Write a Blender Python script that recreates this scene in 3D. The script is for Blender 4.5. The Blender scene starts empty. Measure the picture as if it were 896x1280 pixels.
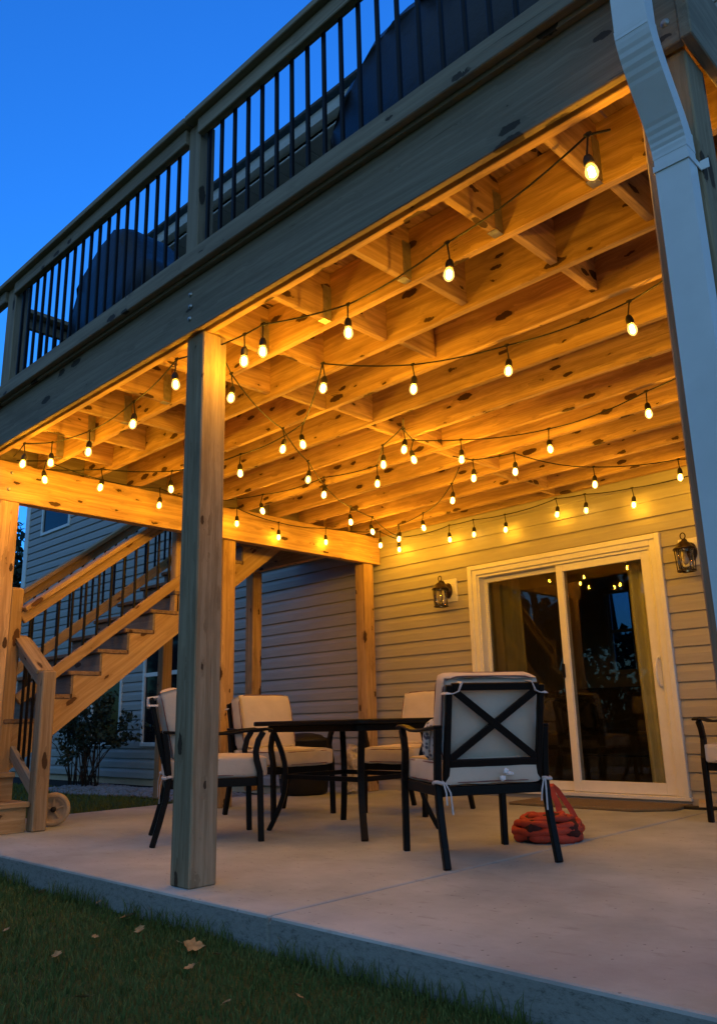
import bpy, math, random
from mathutils import Vector, Matrix, noise
random.seed(7)
R = math.radians
sc = bpy.context.scene
COL = sc.collection
H1, H2, YW = 2.657, 2.35, 4.216        # joist underside, side beam underside, house wall plane

# ------------------------------------------------------------------ materials
def new_mat(name):
    m = bpy.data.materials.new(name); m.use_nodes = True
    nt = m.node_tree; b = nt.nodes['Principled BSDF']
    return m, nt, b
def N(nt, t, **kw):
    n = nt.nodes.new(t)
    for k, v in kw.items():
        if k in n.inputs: n.inputs[k].default_value = v
        else: setattr(n, k, v)
    return n
def L(nt, a, b): nt.links.new(a, b)
def ramp(nt, fac, stops):
    r = nt.nodes.new('ShaderNodeValToRGB'); cr = r.color_ramp
    while len(cr.elements) < len(stops): cr.elements.new(0.5)
    for e, (p, c) in zip(cr.elements, stops): e.position = p; e.color = (*c, 1)
    L(nt, fac, r.inputs['Fac']); return r.outputs['Color']
def mixc(nt, fac, a, b, mode='MIX'):
    n = nt.nodes.new('ShaderNodeMix'); n.data_type = 'RGBA'; n.blend_type = mode
    for s, v in ((n.inputs['Factor'], fac), (n.inputs['A'], a), (n.inputs['B'], b)):
        if isinstance(v, (int, float)): s.default_value = v
        elif isinstance(v, tuple): s.default_value = (*v, 1)
        else: L(nt, v, s)
    return n.outputs['Result']
def math_n(nt, op, a, b=0.0, c=None):
    n = nt.nodes.new('ShaderNodeMath'); n.operation = op
    for i, v in enumerate((a, b, c)):
        if v is None: continue
        if isinstance(v, (int, float)): n.inputs[i].default_value = v
        else: L(nt, v, n.inputs[i])
    return n.outputs[0]
def vmath(nt, op, a, b):
    n = nt.nodes.new('ShaderNodeVectorMath'); n.operation = op
    for i, v in enumerate((a, b)):
        if isinstance(v, tuple): n.inputs[i].default_value = v
        else: L(nt, v, n.inputs[i])
    return n.outputs[0]
def bump(nt, b, h, strength=.3, dist=.01):
    n = N(nt, 'ShaderNodeBump', Strength=strength, Distance=dist); L(nt, h, n.inputs['Height'])
    L(nt, n.outputs['Normal'], b.inputs['Normal'])

def wood_mat(name, light, dark, knot, weather=0.3, knots=0.55):
    m, nt, b = new_mat(name)
    at = N(nt, 'ShaderNodeAttribute', attribute_name='gc').outputs['Vector']
    warp = N(nt, 'ShaderNodeTexNoise', Scale=1.0, Detail=2.0)
    L(nt, vmath(nt, 'MULTIPLY', at, (1.3, 5, 5)), warp.inputs['Vector'])
    off = vmath(nt, 'MULTIPLY', vmath(nt, 'SUBTRACT', warp.outputs['Color'], (.5, .5, .5)), (0.0, .05, .05))
    # knots bend the grain round them
    vo = N(nt, 'ShaderNodeTexVoronoi', Scale=1.0)
    wob = N(nt, 'ShaderNodeTexNoise', Scale=30.0, Detail=3.0); L(nt, at, wob.inputs['Vector'])
    kp = vmath(nt, 'ADD', vmath(nt, 'MULTIPLY', at, (5.5, 15, 15)), vmath(nt, 'MULTIPLY', vmath(nt, 'SUBTRACT', wob.outputs['Color'], (.5, .5, .5)), (.30, .30, .30)))
    L(nt, kp, vo.inputs['Vector'])
    sep = N(nt, 'ShaderNodeSeparateColor'); L(nt, vo.outputs['Color'], sep.inputs[0])
    gate = math_n(nt, 'GREATER_THAN', sep.outputs[0], knots)
    siz = math_n(nt, 'MULTIPLY_ADD', math_n(nt, 'POWER', sep.outputs[1], 1.6), .32, .07)
    near = math_n(nt, 'SUBTRACT', 1.0, math_n(nt, 'DIVIDE', vo.outputs['Distance'], siz))
    kmask = math_n(nt, 'MULTIPLY', math_n(nt, 'MULTIPLY', near, 9.0), gate)
    kn = N(nt, 'ShaderNodeClamp'); L(nt, kmask, kn.inputs[0])
    halo = N(nt, 'ShaderNodeClamp')
    L(nt, math_n(nt, 'MULTIPLY', math_n(nt, 'SUBTRACT', 1.0, math_n(nt, 'DIVIDE', vo.outputs['Distance'], math_n(nt, 'MULTIPLY', siz, 2.6))), gate), halo.inputs[0])
    bend = N(nt, 'ShaderNodeCombineXYZ'); L(nt, math_n(nt, 'MULTIPLY', halo.outputs[0], .03), bend.inputs[1])
    wp = vmath(nt, 'ADD', vmath(nt, 'ADD', at, off), bend.outputs[0])
    g1 = N(nt, 'ShaderNodeTexNoise', Scale=1.0, Detail=4.0, Roughness=.6)
    L(nt, vmath(nt, 'MULTIPLY', wp, (1.1, 38, 38)), g1.inputs['Vector'])
    g2 = N(nt, 'ShaderNodeTexNoise', Scale=1.0, Detail=3.0, Roughness=.7)
    L(nt, vmath(nt, 'MULTIPLY', wp, (5, 260, 260)), g2.inputs['Vector'])
    gs = math_n(nt, 'ADD', math_n(nt, 'MULTIPLY', g1.outputs['Fac'], .7), math_n(nt, 'MULTIPLY', g2.outputs['Fac'], .3))
    col = ramp(nt, gs, [(.36, dark), (.5, tuple(.5*(x+y) for x, y in zip(light, dark))), (.6, light)])
    # broad weather stains
    st = N(nt, 'ShaderNodeTexNoise', Scale=1.0, Detail=5.0, Roughness=.65)
    L(nt, vmath(nt, 'MULTIPLY', at, (1.7, 6, 6)), st.inputs['Vector'])
    stm = N(nt, 'ShaderNodeMapRange'); L(nt, st.outputs['Fac'], stm.inputs[0])
    stm.inputs[1].default_value = .52; stm.inputs[2].default_value = .75; stm.inputs[4].default_value = weather
    col = mixc(nt, stm.outputs[0], col, tuple(c*.42 for c in dark))
    # per board tone
    oi = N(nt, 'ShaderNodeObjectInfo')
    tone = math_n(nt, 'MULTIPLY_ADD', oi.outputs['Random'], .34, .80)
    tc = N(nt, 'ShaderNodeCombineColor')
    for i in range(3): L(nt, tone, tc.inputs[i])
    col = mixc(nt, 1.0, col, tc.outputs[0], 'MULTIPLY')
    col = mixc(nt, math_n(nt, 'MULTIPLY', halo.outputs[0], .5), col, tuple(.5*(x+y) for x, y in zip(dark, knot)))
    col = mixc(nt, math_n(nt, 'MULTIPLY', kn.outputs[0], .93), col, knot)
    # fine drying cracks along the grain
    ck = N(nt, 'ShaderNodeTexNoise', Scale=1.0, Detail=2.0)
    L(nt, vmath(nt, 'MULTIPLY', wp, (1.6, 90, 90)), ck.inputs['Vector'])
    ckm = N(nt, 'ShaderNodeMapRange'); L(nt, ck.outputs['Fac'], ckm.inputs[0])
    ckm.inputs[1].default_value = .70; ckm.inputs[2].default_value = .74
    col = mixc(nt, math_n(nt, 'MULTIPLY', ckm.outputs[0], .55), col, tuple(c*.25 for c in dark))
    L(nt, col, b.inputs['Base Color']); b.inputs['Roughness'].default_value = .78
    b.inputs['Specular IOR Level'].default_value = .25
    bump(nt, b, math_n(nt, 'SUBTRACT', gs, ckm.outputs[0]), .35, .004)
    return m

def plain(name, col, rough=.6, metal=0.0, var=.15, scale=8, bs=.15, bd=.004, spec=.4, detail=5, stretch=(1, 1, 1)):
    m, nt, b = new_mat(name)
    tc = N(nt, 'ShaderNodeTexCoord').outputs['Object']
    n = N(nt, 'ShaderNodeTexNoise', Scale=scale, Detail=float(detail), Roughness=.6)
    L(nt, vmath(nt, 'MULTIPLY', tc, stretch), n.inputs['Vector'])
    c = ramp(nt, n.outputs['Fac'], [(.3, tuple(x*(1-var) for x in col)), (.7, tuple(min(1, x*(1+var)) for x in col))])
    L(nt, c, b.inputs['Base Color']); b.inputs['Roughness'].default_value = rough
    b.inputs['Metallic'].default_value = metal; b.inputs['Specular IOR Level'].default_value = spec
    if bs: bump(nt, b, n.outputs['Fac'], bs, bd)
    return m

M = {}
M['pine'] = wood_mat('pine', (.68, .445, .22), (.40, .235, .105), (.045, .02, .008), .6, .45)
M['pine_post'] = wood_mat('pine_post', (.40, .30, .19), (.25, .175, .10), (.05, .028, .015), .5, .62)
M['pine_fascia'] = wood_mat('pine_fascia', (.36, .30, .22), (.25, .20, .145), (.045, .035, .028), .35, .72)
M['pine_stair'] = wood_mat('pine_stair', (.52, .36, .19), (.36, .225, .10), (.08, .035, .015), .2, .72)
M['tread'] = wood_mat('tread', (.27, .19, .13), (.16, .105, .07), (.04, .02, .012), .4, .7)
M['riser'] = wood_mat('riser', (.24, .21, .18), (.17, .145, .125), (.05, .035, .03), .35, .75)
M['black_metal'] = plain('black_metal', (.0055, .005, .005), .45, 0.0, .25, 40, .05, .001, .16)
M['bronze'] = plain('bronze', (.045, .026, .016), .4, .6, .4, 60, .1, .001, .5)
M['zinc'] = plain('zinc', (.42, .42, .42), .45, .8, .25, 30, .05)
M['vinyl'] = plain('vinyl', (.78, .77, .74), .38, 0, .04, 12, .03)
M['cord'] = plain('cord', (.012, .011, .010), .6, 0, .2, 40, 0)
M['rubber'] = plain('rubber', (.018, .014, .012), .55, 0, .2, 40, 0)
M['cover'] = plain('cover', (.007, .007, .008), .45, 0, .35, 5, .6, .02, .32)
M['dark_plastic'] = plain('dark_plastic', (.012, .010, .009), .6, 0, .4, 9, .4, .01)
M['piping'] = plain('piping', (.20, .105, .095), .9, 0, .1, 60, 0)
M['strap'] = plain('strap', (.52, .52, .54), .9, 0, .15, 90, .2, .001)
M['tan'] = plain('tan', (.42, .33, .22), .7, 0, .22, 14, .2)
M['bag_red'] = plain('bag_red', (.46, .055, .028), .75, 0, .3, 12, .5, .01)
M['bag_dark'] = plain('bag_dark', (.05, .010, .008), .8, 0, .35, 12, .5, .01)
M['wall_paint'] = plain('wall_paint', (.60, .48, .31), .8, 0, .08, 4, .05)
M['carpet'] = plain('carpet', (.10, .075, .055), .95, 0, .25, 40, .2)
M['sofa'] = plain('sofa', (.10, .075, .055), .85, 0, .3, 14, .3)
M['sofa_pillow'] = plain('sofa_pillow', (.30, .23, .17), .9, 0, .2, 14, .2)
M['curtain'] = plain('curtain', (.70, .69, .50), .9, 0, .12, 60, .15, .002, .2, 3, (1, 1, .1))
M['soffit'] = plain('soffit', (.30, .30, .31), .6, 0, .08, 5, .05)
M['shingle'] = plain('shingle', (.06, .06, .065), .9, 0, .4, 20, .4)
M['gutter'] = plain('gutter', (.62, .63, .65), .4, 0, .06, 6, .03)
M['pebble'] = plain('pebble', (.22, .22, .23), .85, 0, .35, 12, .2)
M['bark'] = plain('bark', (.055, .042, .03), .95, 0, .4, 20, .6, .02)
M['leaf_dark'] = plain('leaf_dark', (.028, .042, .018), .7, 0, .5, 3, 0)
M['bush_leaf'] = plain('bush_leaf', (.034, .045, .022), .65, 0, .55, 5, 0)
M['dead_leaf'] = plain('dead_leaf', (.33, .22, .09), .85, 0, .45, 30, .3)
M['paper'] = plain('paper', (.80, .82, .85), .7, 0, .05, 30, .2)
M['clear_plastic'] = plain('clear_plastic', (.36, .32, .28), .25, 0, .5, 22, .6, .01, .6)

def siding_mat():
    m, nt, b = new_mat('siding')
    tc = N(nt, 'ShaderNodeTexCoord').outputs['Object']
    n = N(nt, 'ShaderNodeTexNoise', Scale=1.0, Detail=6.0, Roughness=.65); L(nt, vmath(nt, 'MULTIPLY', tc, (2.5, 2.5, 40)), n.inputs['Vector'])
    big = N(nt, 'ShaderNodeTexNoise', Scale=1.1, Detail=3.0); L(nt, tc, big.inputs['Vector'])
    c = ramp(nt, n.outputs['Fac'], [(.3, (.365, .34, .305)), (.7, (.44, .41, .37))])
    c = mixc(nt, math_n(nt, 'MULTIPLY', big.outputs['Fac'], .22), c, (.25, .23, .2))
    L(nt, c, b.inputs['Base Color']); b.inputs['Roughness'].default_value = .5; b.inputs['Specular IOR Level'].default_value = .3
    bump(nt, b, n.outputs['Fac'], .12, .002); return m
M['siding'] = siding_mat()

def concrete_mat():
    m, nt, b = new_mat('concrete')
    tc = N(nt, 'ShaderNodeTexCoord').outputs['Object']
    n1 = N(nt, 'ShaderNodeTexNoise', Scale=1.3, Detail=6.0, Roughness=.6); L(nt, tc, n1.inputs['Vector'])
    n2 = N(nt, 'ShaderNodeTexNoise', Scale=160.0, Detail=3.0); L(nt, tc, n2.inputs['Vector'])
    n3 = N(nt, 'ShaderNodeTexNoise', Scale=7.0, Detail=8.0, Roughness=.7); L(nt, vmath(nt, 'MULTIPLY', tc, (1, 2.6, 1)), n3.inputs['Vector'])
    c = ramp(nt, n1.outputs['Fac'], [(.3, (.29, .32, .30)), (.52, (.43, .465, .44)), (.7, (.53, .565, .535))])
    c = mixc(nt, math_n(nt, 'MULTIPLY', n2.outputs['Fac'], .3), c, (.3, .28, .26))
    pm = N(nt, 'ShaderNodeMapRange'); L(nt, n3.outputs['Fac'], pm.inputs[0]); pm.inputs[1].default_value = .57; pm.inputs[2].default_value = .72; pm.inputs[4].default_value = .75
    c = mixc(nt, pm.outputs[0], c, (.27, .255, .235))
    big = N(nt, 'ShaderNodeTexNoise', Scale=.8, Detail=7.0, Roughness=.75, Distortion=.6); L(nt, tc, big.inputs['Vector'])
    bm_ = N(nt, 'ShaderNodeMapRange'); L(nt, big.outputs['Fac'], bm_.inputs[0]); bm_.inputs[1].default_value = .5; bm_.inputs[2].default_value = .68; bm_.inputs[4].default_value = .5
    c = mixc(nt, bm_.outputs[0], c, (.33, .31, .28))
    # small air holes and flecks
    vo = N(nt, 'ShaderNodeTexVoronoi', Scale=26.0); L(nt, tc, vo.inputs['Vector'])
    sp = N(nt, 'ShaderNodeSeparateColor'); L(nt, vo.outputs['Color'], sp.inputs[0])
    hole = math_n(nt, 'MULTIPLY', math_n(nt, 'LESS_THAN', vo.outputs['Distance'], .13), math_n(nt, 'GREATER_THAN', sp.outputs[0], .72))
    c = mixc(nt, math_n(nt, 'MULTIPLY', hole, .6), c, (.12, .11, .1))
    # the formed side of the slab is pitted and stained
    ge = N(nt, 'ShaderNodeNewGeometry'); sz = N(nt, 'ShaderNodeSeparateXYZ'); L(nt, ge.outputs['True Normal'], sz.inputs[0])
    side = math_n(nt, 'LESS_THAN', sz.outputs[2], .35)
    n5 = N(nt, 'ShaderNodeTexNoise', Scale=34.0, Detail=6.0, Roughness=.8); L(nt, vmath(nt, 'MULTIPLY', tc, (1, 1, 2.2)), n5.inputs['Vector'])
    pit = ramp(nt, n5.outputs['Fac'], [(.34, (.09, .09, .08)), (.46, (.27, .265, .245)), (.7, (.35, .345, .32))])
    c = mixc(nt, math_n(nt, 'MULTIPLY', side, .85), c, pit)
    L(nt, c, b.inputs['Base Color']); b.inputs['Roughness'].default_value = .85; b.inputs['Specular IOR Level'].default_value = .25
    h = math_n(nt, 'SUBTRACT', math_n(nt, 'ADD', math_n(nt, 'MULTIPLY', n2.outputs['Fac'], .5), n3.outputs['Fac']), hole)
    bump(nt, b, h, .35, .006); return m
M['concrete'] = concrete_mat()

def fabric_mat(name, col):
    m, nt, b = new_mat(name)
    tc = N(nt, 'ShaderNodeTexCoord').outputs['Object']
    n1 = N(nt, 'ShaderNodeTexNoise', Scale=6.0, Detail=5.0); L(nt, tc, n1.inputs['Vector'])
    n2 = N(nt, 'ShaderNodeTexNoise', Scale=260.0, Detail=2.0); L(nt, tc, n2.inputs['Vector'])
    c = ramp(nt, n1.outputs['Fac'], [(.3, tuple(x*.86 for x in col)), (.7, col)])
    c = mixc(nt, math_n(nt, 'MULTIPLY', n2.outputs['Fac'], .35), c, tuple(x*.6 for x in col))
    L(nt, c, b.inputs['Base Color']); b.inputs['Roughness'].default_value = .95; b.inputs['Specular IOR Level'].default_value = .1
    b.inputs['Sheen Weight'].default_value = .15
    wr = N(nt, 'ShaderNodeTexNoise', Scale=9.0, Detail=3.0, Distortion=1.2); L(nt, tc, wr.inputs['Vector'])
    bump(nt, b, math_n(nt, 'ADD', math_n(nt, 'MULTIPLY', n2.outputs['Fac'], .12), wr.outputs['Fac']), .35, .012); return m
M['cushion'] = fabric_mat('cushion', (.66, .575, .475))
M['cushion_back'] = fabric_mat('cushion_back', (.50, .475, .455))

def pillow_mat():
    m, nt, b = new_mat('pillow_pattern')
    tc = N(nt, 'ShaderNodeTexCoord').outputs['Object']
    vo = N(nt, 'ShaderNodeTexVoronoi', Scale=38.0); L(nt, tc, vo.inputs['Vector'])
    c = ramp(nt, vo.outputs['Distance'], [(.28, (.08, .09, .12)), (.45, (.55, .54, .52))])
    L(nt, c, b.inputs['Base Color']); b.inputs['Roughness'].default_value = .9; return m
M['pillow'] = pillow_mat()

def mat_mat():
    m, nt, b = new_mat('coir')
    tc = N(nt, 'ShaderNodeTexCoord').outputs['Object']
    n = N(nt, 'ShaderNodeTexNoise', Scale=170.0, Detail=4.0, Roughness=.8); L(nt, tc, n.inputs['Vector'])
    n2 = N(nt, 'ShaderNodeTexNoise', Scale=9.0, Detail=4.0); L(nt, tc, n2.inputs['Vector'])
    c = ramp(nt, n.outputs['Fac'], [(.35, (.10, .07, .035)), (.65, (.38, .28, .15))])
    c = mixc(nt, math_n(nt, 'MULTIPLY', n2.outputs['Fac'], .5), c, (.11, .085, .05))
    L(nt, c, b.inputs['Base Color']); b.inputs['Roughness'].default_value = 1; bump(nt, b, n.outputs['Fac'], .8, .01); return m
M['coir'] = mat_mat()

def glass_mat(name, tint=(.92, .94, .93), boost=1.0, ior=1.5):
    m = bpy.data.materials.new(name); m.use_nodes = True; nt = m.node_tree
    nt.nodes.remove(nt.nodes['Principled BSDF']); out = nt.nodes['Material Output']
    t = N(nt, 'ShaderNodeBsdfTransparent', Color=(*tint, 1)); g = N(nt, 'ShaderNodeBsdfGlossy', Roughness=.015, Color=(.95, .97, 1, 1))
    f = N(nt, 'ShaderNodeFresnel', IOR=ior); mx = nt.nodes.new('ShaderNodeMixShader')
    # a slow ripple in the pane
    tc = N(nt, 'ShaderNodeTexCoord').outputs['Object']; n = N(nt, 'ShaderNodeTexNoise', Scale=1.7, Detail=1.0); L(nt, tc, n.inputs['Vector'])
    bp = N(nt, 'ShaderNodeBump', Strength=.05, Distance=.02); L(nt, n.outputs['Fac'], bp.inputs['Height']); L(nt, bp.outputs[0], g.inputs['Normal'])
    L(nt, math_n(nt, 'MULTIPLY', f.outputs[0], boost), mx.inputs[0]); L(nt, t.outputs[0], mx.inputs[1]); L(nt, g.outputs[0], mx.inputs[2])
    L(nt, mx.outputs[0], out.inputs['Surface']); return m
M['glass'] = glass_mat('pane_glass', (.86, .86, .82), .62)
def screen_mat():
    m = bpy.data.materials.new('insect_mesh'); m.use_nodes = True; nt = m.node_tree
    b = nt.nodes['Principled BSDF']; b.inputs['Base Color'].default_value = (.035, .026, .018, 1); b.inputs['Roughness'].default_value = .9
    t = N(nt, 'ShaderNodeBsdfTransparent'); mx = nt.nodes.new('ShaderNodeMixShader'); mx.inputs[0].default_value = .28
    L(nt, t.outputs[0], mx.inputs[1]); L(nt, b.outputs[0], mx.inputs[2]); L(nt, mx.outputs[0], nt.nodes['Material Output'].inputs['Surface']); return m
M['insect_mesh'] = screen_mat()
M['smoked_glass'] = glass_mat('room_window_glass', (.26, .29, .36), .8)
M['lamp_glass'] = glass_mat('lantern_glass', (.94, .93, .90), .9)
def dark_glass():
    m, nt, b = new_mat('dark_pane'); b.inputs['Base Color'].default_value = (.010, .011, .014, 1); b.inputs['Roughness'].default_value = .05
    tc = N(nt, 'ShaderNodeTexCoord').outputs['Object']; n = N(nt, 'ShaderNodeTexNoise', Scale=2.0); L(nt, tc, n.inputs['Vector']); bump(nt, b, n.outputs['Fac'], .05, .02)
    b.inputs['Specular IOR Level'].default_value = .18; return m
M['dark_glass'] = dark_glass()

CORE = 560.0
def emit_mat(name, col, s):
    m = bpy.data.materials.new(name); m.use_nodes = True; nt = m.node_tree
    nt.nodes.remove(nt.nodes['Principled BSDF'])
    e = N(nt, 'ShaderNodeEmission', Color=(*col, 1), Strength=s); L(nt, e.outputs[0], nt.nodes['Material Output'].inputs['Surface']); return m
M['filament'] = emit_mat('filament', (1, .465, .022), CORE)
M['filament_soft'] = emit_mat('filament_soft', (1, .465, .022), CORE*.28)
def bulb_glass():
    m = bpy.data.materials.new('bulb_glass'); m.use_nodes = True; nt = m.node_tree
    nt.nodes.remove(nt.nodes['Principled BSDF'])
    t = N(nt, 'ShaderNodeBsdfTransparent', Color=(1, .97, .9, 1)); e = N(nt, 'ShaderNodeEmission', Color=(1, .62, .17, 1), Strength=.85)
    a = nt.nodes.new('ShaderNodeAddShader'); L(nt, t.outputs[0], a.inputs[0]); L(nt, e.outputs[0], a.inputs[1])
    L(nt, a.outputs[0], nt.nodes['Material Output'].inputs['Surface'])
    m.cycles.emission_sampling = 'NONE'; return m
M['bulb_glass'] = bulb_glass()

def lawn_mat(name, a, bcol, sc_=30):
    m, nt, b = new_mat(name)
    tc = N(nt, 'ShaderNodeTexCoord').outputs['Object']
    n = N(nt, 'ShaderNodeTexNoise', Scale=float(sc_), Detail=6.0, Roughness=.7); L(nt, tc, n.inputs['Vector'])
    n2 = N(nt, 'ShaderNodeTexNoise', Scale=1.2, Detail=3.0); L(nt, tc, n2.inputs['Vector'])
    c = ramp(nt, n.outputs['Fac'], [(.3, a), (.7, bcol)])
    c = mixc(nt, math_n(nt, 'MULTIPLY', n2.outputs['Fac'], .5), c, tuple(x*.6 for x in a))
    L(nt, c, b.inputs['Base Color']); b.inputs['Roughness'].default_value = 1; b.inputs['Specular IOR Level'].default_value = .1; return m
M['lawn'] = lawn_mat('lawn_soil', (.04, .062, .018), (.08, .10, .034))
M['blade'] = lawn_mat('grass_blade', (.095, .140, .034), (.185, .205, .065), 6)
M['mulch'] = lawn_mat('mulch', (.02, .016, .012), (.045, .035, .028), 40)

# ------------------------------------------------------------------ object helpers
def world_off(o):
    v = Vector((0, 0, 0))
    while o is not None: v += o.location; o = o.parent
    return v
class MB:
    def __init__(s): s.v = []; s.f = []; s.gc = []; s.smooth = []
    def add(s, vs, fs, gc=None, smooth=False):
        n = len(s.v); s.v += [Vector(p) for p in vs]; s.f += [tuple(i+n for i in f) for f in fs]
        s.gc += gc if gc else [(p[0], p[1], p[2]) for p in vs]; s.smooth += [smooth]*len(fs); return s
    def box(s, x0, x1, y0, y1, z0, z1):
        vs = [(x, y, z) for x in (x0, x1) for y in (y0, y1) for z in (z0, z1)]
        ds = sorted(range(3), key=lambda i: -(x1-x0, y1-y0, z1-z0)[i]); o = [random.uniform(0, 60) for _ in range(3)]
        gc = [tuple(v[ds[i]]+o[i] for i in range(3)) for v in vs]
        return s.add(vs, [(0, 1, 3, 2), (4, 6, 7, 5), (0, 4, 5, 1), (2, 3, 7, 6), (0, 2, 6, 4), (1, 5, 7, 3)], gc)
    def bar(s, a, b, w, t, up=(0, 0, 1)):
        a = Vector(a); b = Vector(b); d = (b-a); ln = d.length; d.normalize()
        up = Vector(up); sd = d.cross(up).normalized(); u = sd.cross(d).normalized()
        o = [random.uniform(0, 60) for _ in range(3)]; vs = []; gc = []
        for q, l in ((a, 0), (b, ln)):
            for i in (-1, 1):
                for j in (-1, 1): vs.append(q+u*(i*w/2)+sd*(j*t/2)); gc.append((l+o[0], i*w/2+o[1], j*t/2+o[2]))
        return s.add(vs, [(0, 1, 3, 2), (4, 6, 7, 5), (0, 4, 5, 1), (2, 3, 7, 6), (0, 2, 6, 4), (1, 5, 7, 3)], gc)
    def prism(s, poly, axis, a, b):      # poly in the two other axes, extruded along axis
        n = len(poly); o = [random.uniform(0, 60) for _ in range(3)]; vs = []; gc = []
        for t in (a, b):
            for p, q in poly:
                v = {'x': (t, p, q), 'y': (p, t, q), 'z': (p, q, t)}[axis]; vs.append(v); gc.append((p+o[0], q+o[1], t+o[2]))
        return s.add(vs, [tuple(range(n))[::-1], tuple(range(n, 2*n))]+[(i, (i+1) % n, n+(i+1) % n, n+i) for i in range(n)], gc)
    def tube(s, pts, r, n=8, cap=True):
        pts = [Vector(p) for p in pts]; rs = r if isinstance(r, (list, tuple)) else [r]*len(pts)
        vs = []; ref = None
        for i, p in enumerate(pts):
            t = (pts[min(i+1, len(pts)-1)]-pts[max(i-1, 0)])
            t = t.normalized() if t.length > 1e-9 else Vector((0, 0, 1))
            if ref is None: ref = Vector((1, 0, 0)) if abs(t.x) < .8 else Vector((0, 1, 0))
            a = (ref-t*ref.dot(t)).normalized(); ref = a; b = t.cross(a)
            vs += [p+(a*math.cos(2*math.pi*k/n)+b*math.sin(2*math.pi*k/n))*rs[i] for k in range(n)]
        fs = [(i*n+k, i*n+(k+1) % n, (i+1)*n+(k+1) % n, (i+1)*n+k) for i in range(len(pts)-1) for k in range(n)]
        if cap: fs += [tuple(range(n))[::-1], tuple(range((len(pts)-1)*n, len(pts)*n))]
        return s.add(vs, fs, None, True)
    def sweep(s, pts, prof, side):       # profile [(side, normal)] swept along pts, fixed side axis
        pts = [Vector(p) for p in pts]; side = Vector(side).normalized(); n = len(prof); vs = []
        for i, p in enumerate(pts):
            t = (pts[min(i+1, len(pts)-1)]-pts[max(i-1, 0)]).normalized(); nn = t.cross(side).normalized()
            vs += [p+side*a+nn*b for a, b in prof]
        fs = [(i*n+k, i*n+(k+1) % n, (i+1)*n+(k+1) % n, (i+1)*n+k) for i in range(len(pts)-1) for k in range(n)]
        fs += [tuple(range(n))[::-1], tuple(range((len(pts)-1)*n, len(pts)*n))]
        return s.add(vs, fs)
    def rbar(s, pts, w, d, side=(1, 0, 0)):
        return s.sweep(pts, [(-w/2, -d/2), (w/2, -d/2), (w/2, d/2), (-w/2, d/2)], side)
    def lathe(s, c, prof, n=16, cap=True):
        vs = []
        for r, z in prof:
            vs += [(c[0]+r*math.cos(2*math.pi*k/n), c[1]+r*math.sin(2*math.pi*k/n), c[2]+z) for k in range(n)]
        m = len(prof)
        fs = [(i*n+k, i*n+(k+1) % n, (i+1)*n+(k+1) % n, (i+1)*n+k) for i in range(m-1) for k in range(n)]
        if cap: fs += [tuple(range(n))[::-1], tuple(range((m-1)*n, m*n))]
        return s.add(vs, fs, None, True)
    def puff(s, hx, hy, hz, r, bulge=0.0, mat=None, n=12, wr=0.0, seed=0):   # rounded, slightly inflated cushion
        idx = {}; vs = []; fs = []
        def vert(i, j, k):
            if (i, j, k) in idx: return idx[(i, j, k)]
            p = Vector((2*i/n-1, 2*j/n-1, 2*k/n-1)); q = Vector((p.x*hx, p.y*hy, p.z*hz))
            c = Vector((max(-hx+r, min(hx-r, q.x)), max(-hy+r, min(hy-r, q.y)), max(-hz+r, min(hz-r, q.z)))); d = q-c
            if d.length > 1e-9: q = c+d.normalized()*min(r, d.length if min(abs(abs(p.x)-1), abs(abs(p.y)-1), abs(abs(p.z)-1)) > 1e-6 else r)
            q.z += bulge*(1-p.x**2)*(1-p.y**2)*(1 if p.z > 0 else -1)*abs(p.z)
            q.x += bulge*.4*(1-p.y**2)*p.x*(1-abs(p.z)**2); q.y += bulge*.4*(1-p.x**2)*p.y*(1-abs(p.z)**2)
            if wr: q += noise.noise_vector(q*7+Vector((seed*3.1, seed, 0)))*wr*1.4+noise.noise_vector(q*19+Vector((seed, seed*2.3, 5)))*wr*.5
            if mat is not None: q = mat @ q
            idx[(i, j, k)] = len(vs); vs.append(q); return idx[(i, j, k)]
        for a in range(n):
            for b in range(n):
                for e in (0, n):
                    for g in ((lambda u, v: (u, v, e)), (lambda u, v: (u, e, v)), (lambda u, v: (e, u, v))):
                        f = [vert(*g(a, b)), vert(*g(a+1, b)), vert(*g(a+1, b+1)), vert(*g(a, b+1))]
                        fs.append(tuple(f))
        return s.add(vs, fs, None, True)
    def build(s, name, mat, parent=None, bevel=0.0, local=False, seg=1, fixn=False):
        off = Vector((0, 0, 0)) if (local or parent is None) else world_off(parent)
        me = bpy.data.meshes.new(name); me.from_pydata([v-off for v in s.v], [], s.f)
        at = me.attributes.new('gc', 'FLOAT_VECTOR', 'POINT'); at.data.foreach_set('vector', [c for g in s.gc for c in g])
        me.polygons.foreach_set('use_smooth', s.smooth)
        me.validate(); me.update()
        if fixn:
            import bmesh
            bm = bmesh.new(); bm.from_mesh(me); bmesh.ops.recalc_face_normals(bm, faces=bm.faces); bm.to_mesh(me); bm.free()
        me.materials.append(M[mat] if isinstance(mat, str) else mat)
        o = bpy.data.objects.new(name, me); COL.objects.link(o); o.parent = parent
        if bevel:
            b = o.modifiers.new('edge', 'BEVEL'); b.width = bevel; b.segments = seg; b.limit_method = 'ANGLE'; b.angle_limit = R(40)
        return o
def tag(o, label=None, cat=None, group=None, kind=None):
    if label: o['label'] = label
    if cat: o['category'] = cat
    if group: o['group'] = group
    if kind: o['kind'] = kind
    return o
def thing(name, label, cat, loc=(0, 0, 0), rotz=0.0, group=None):
    o = bpy.data.objects.new(name, None); COL.objects.link(o); o.location = loc; o.rotation_euler = (0, 0, rotz); o.empty_display_size = .1
    return tag(o, label, cat, group)
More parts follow.
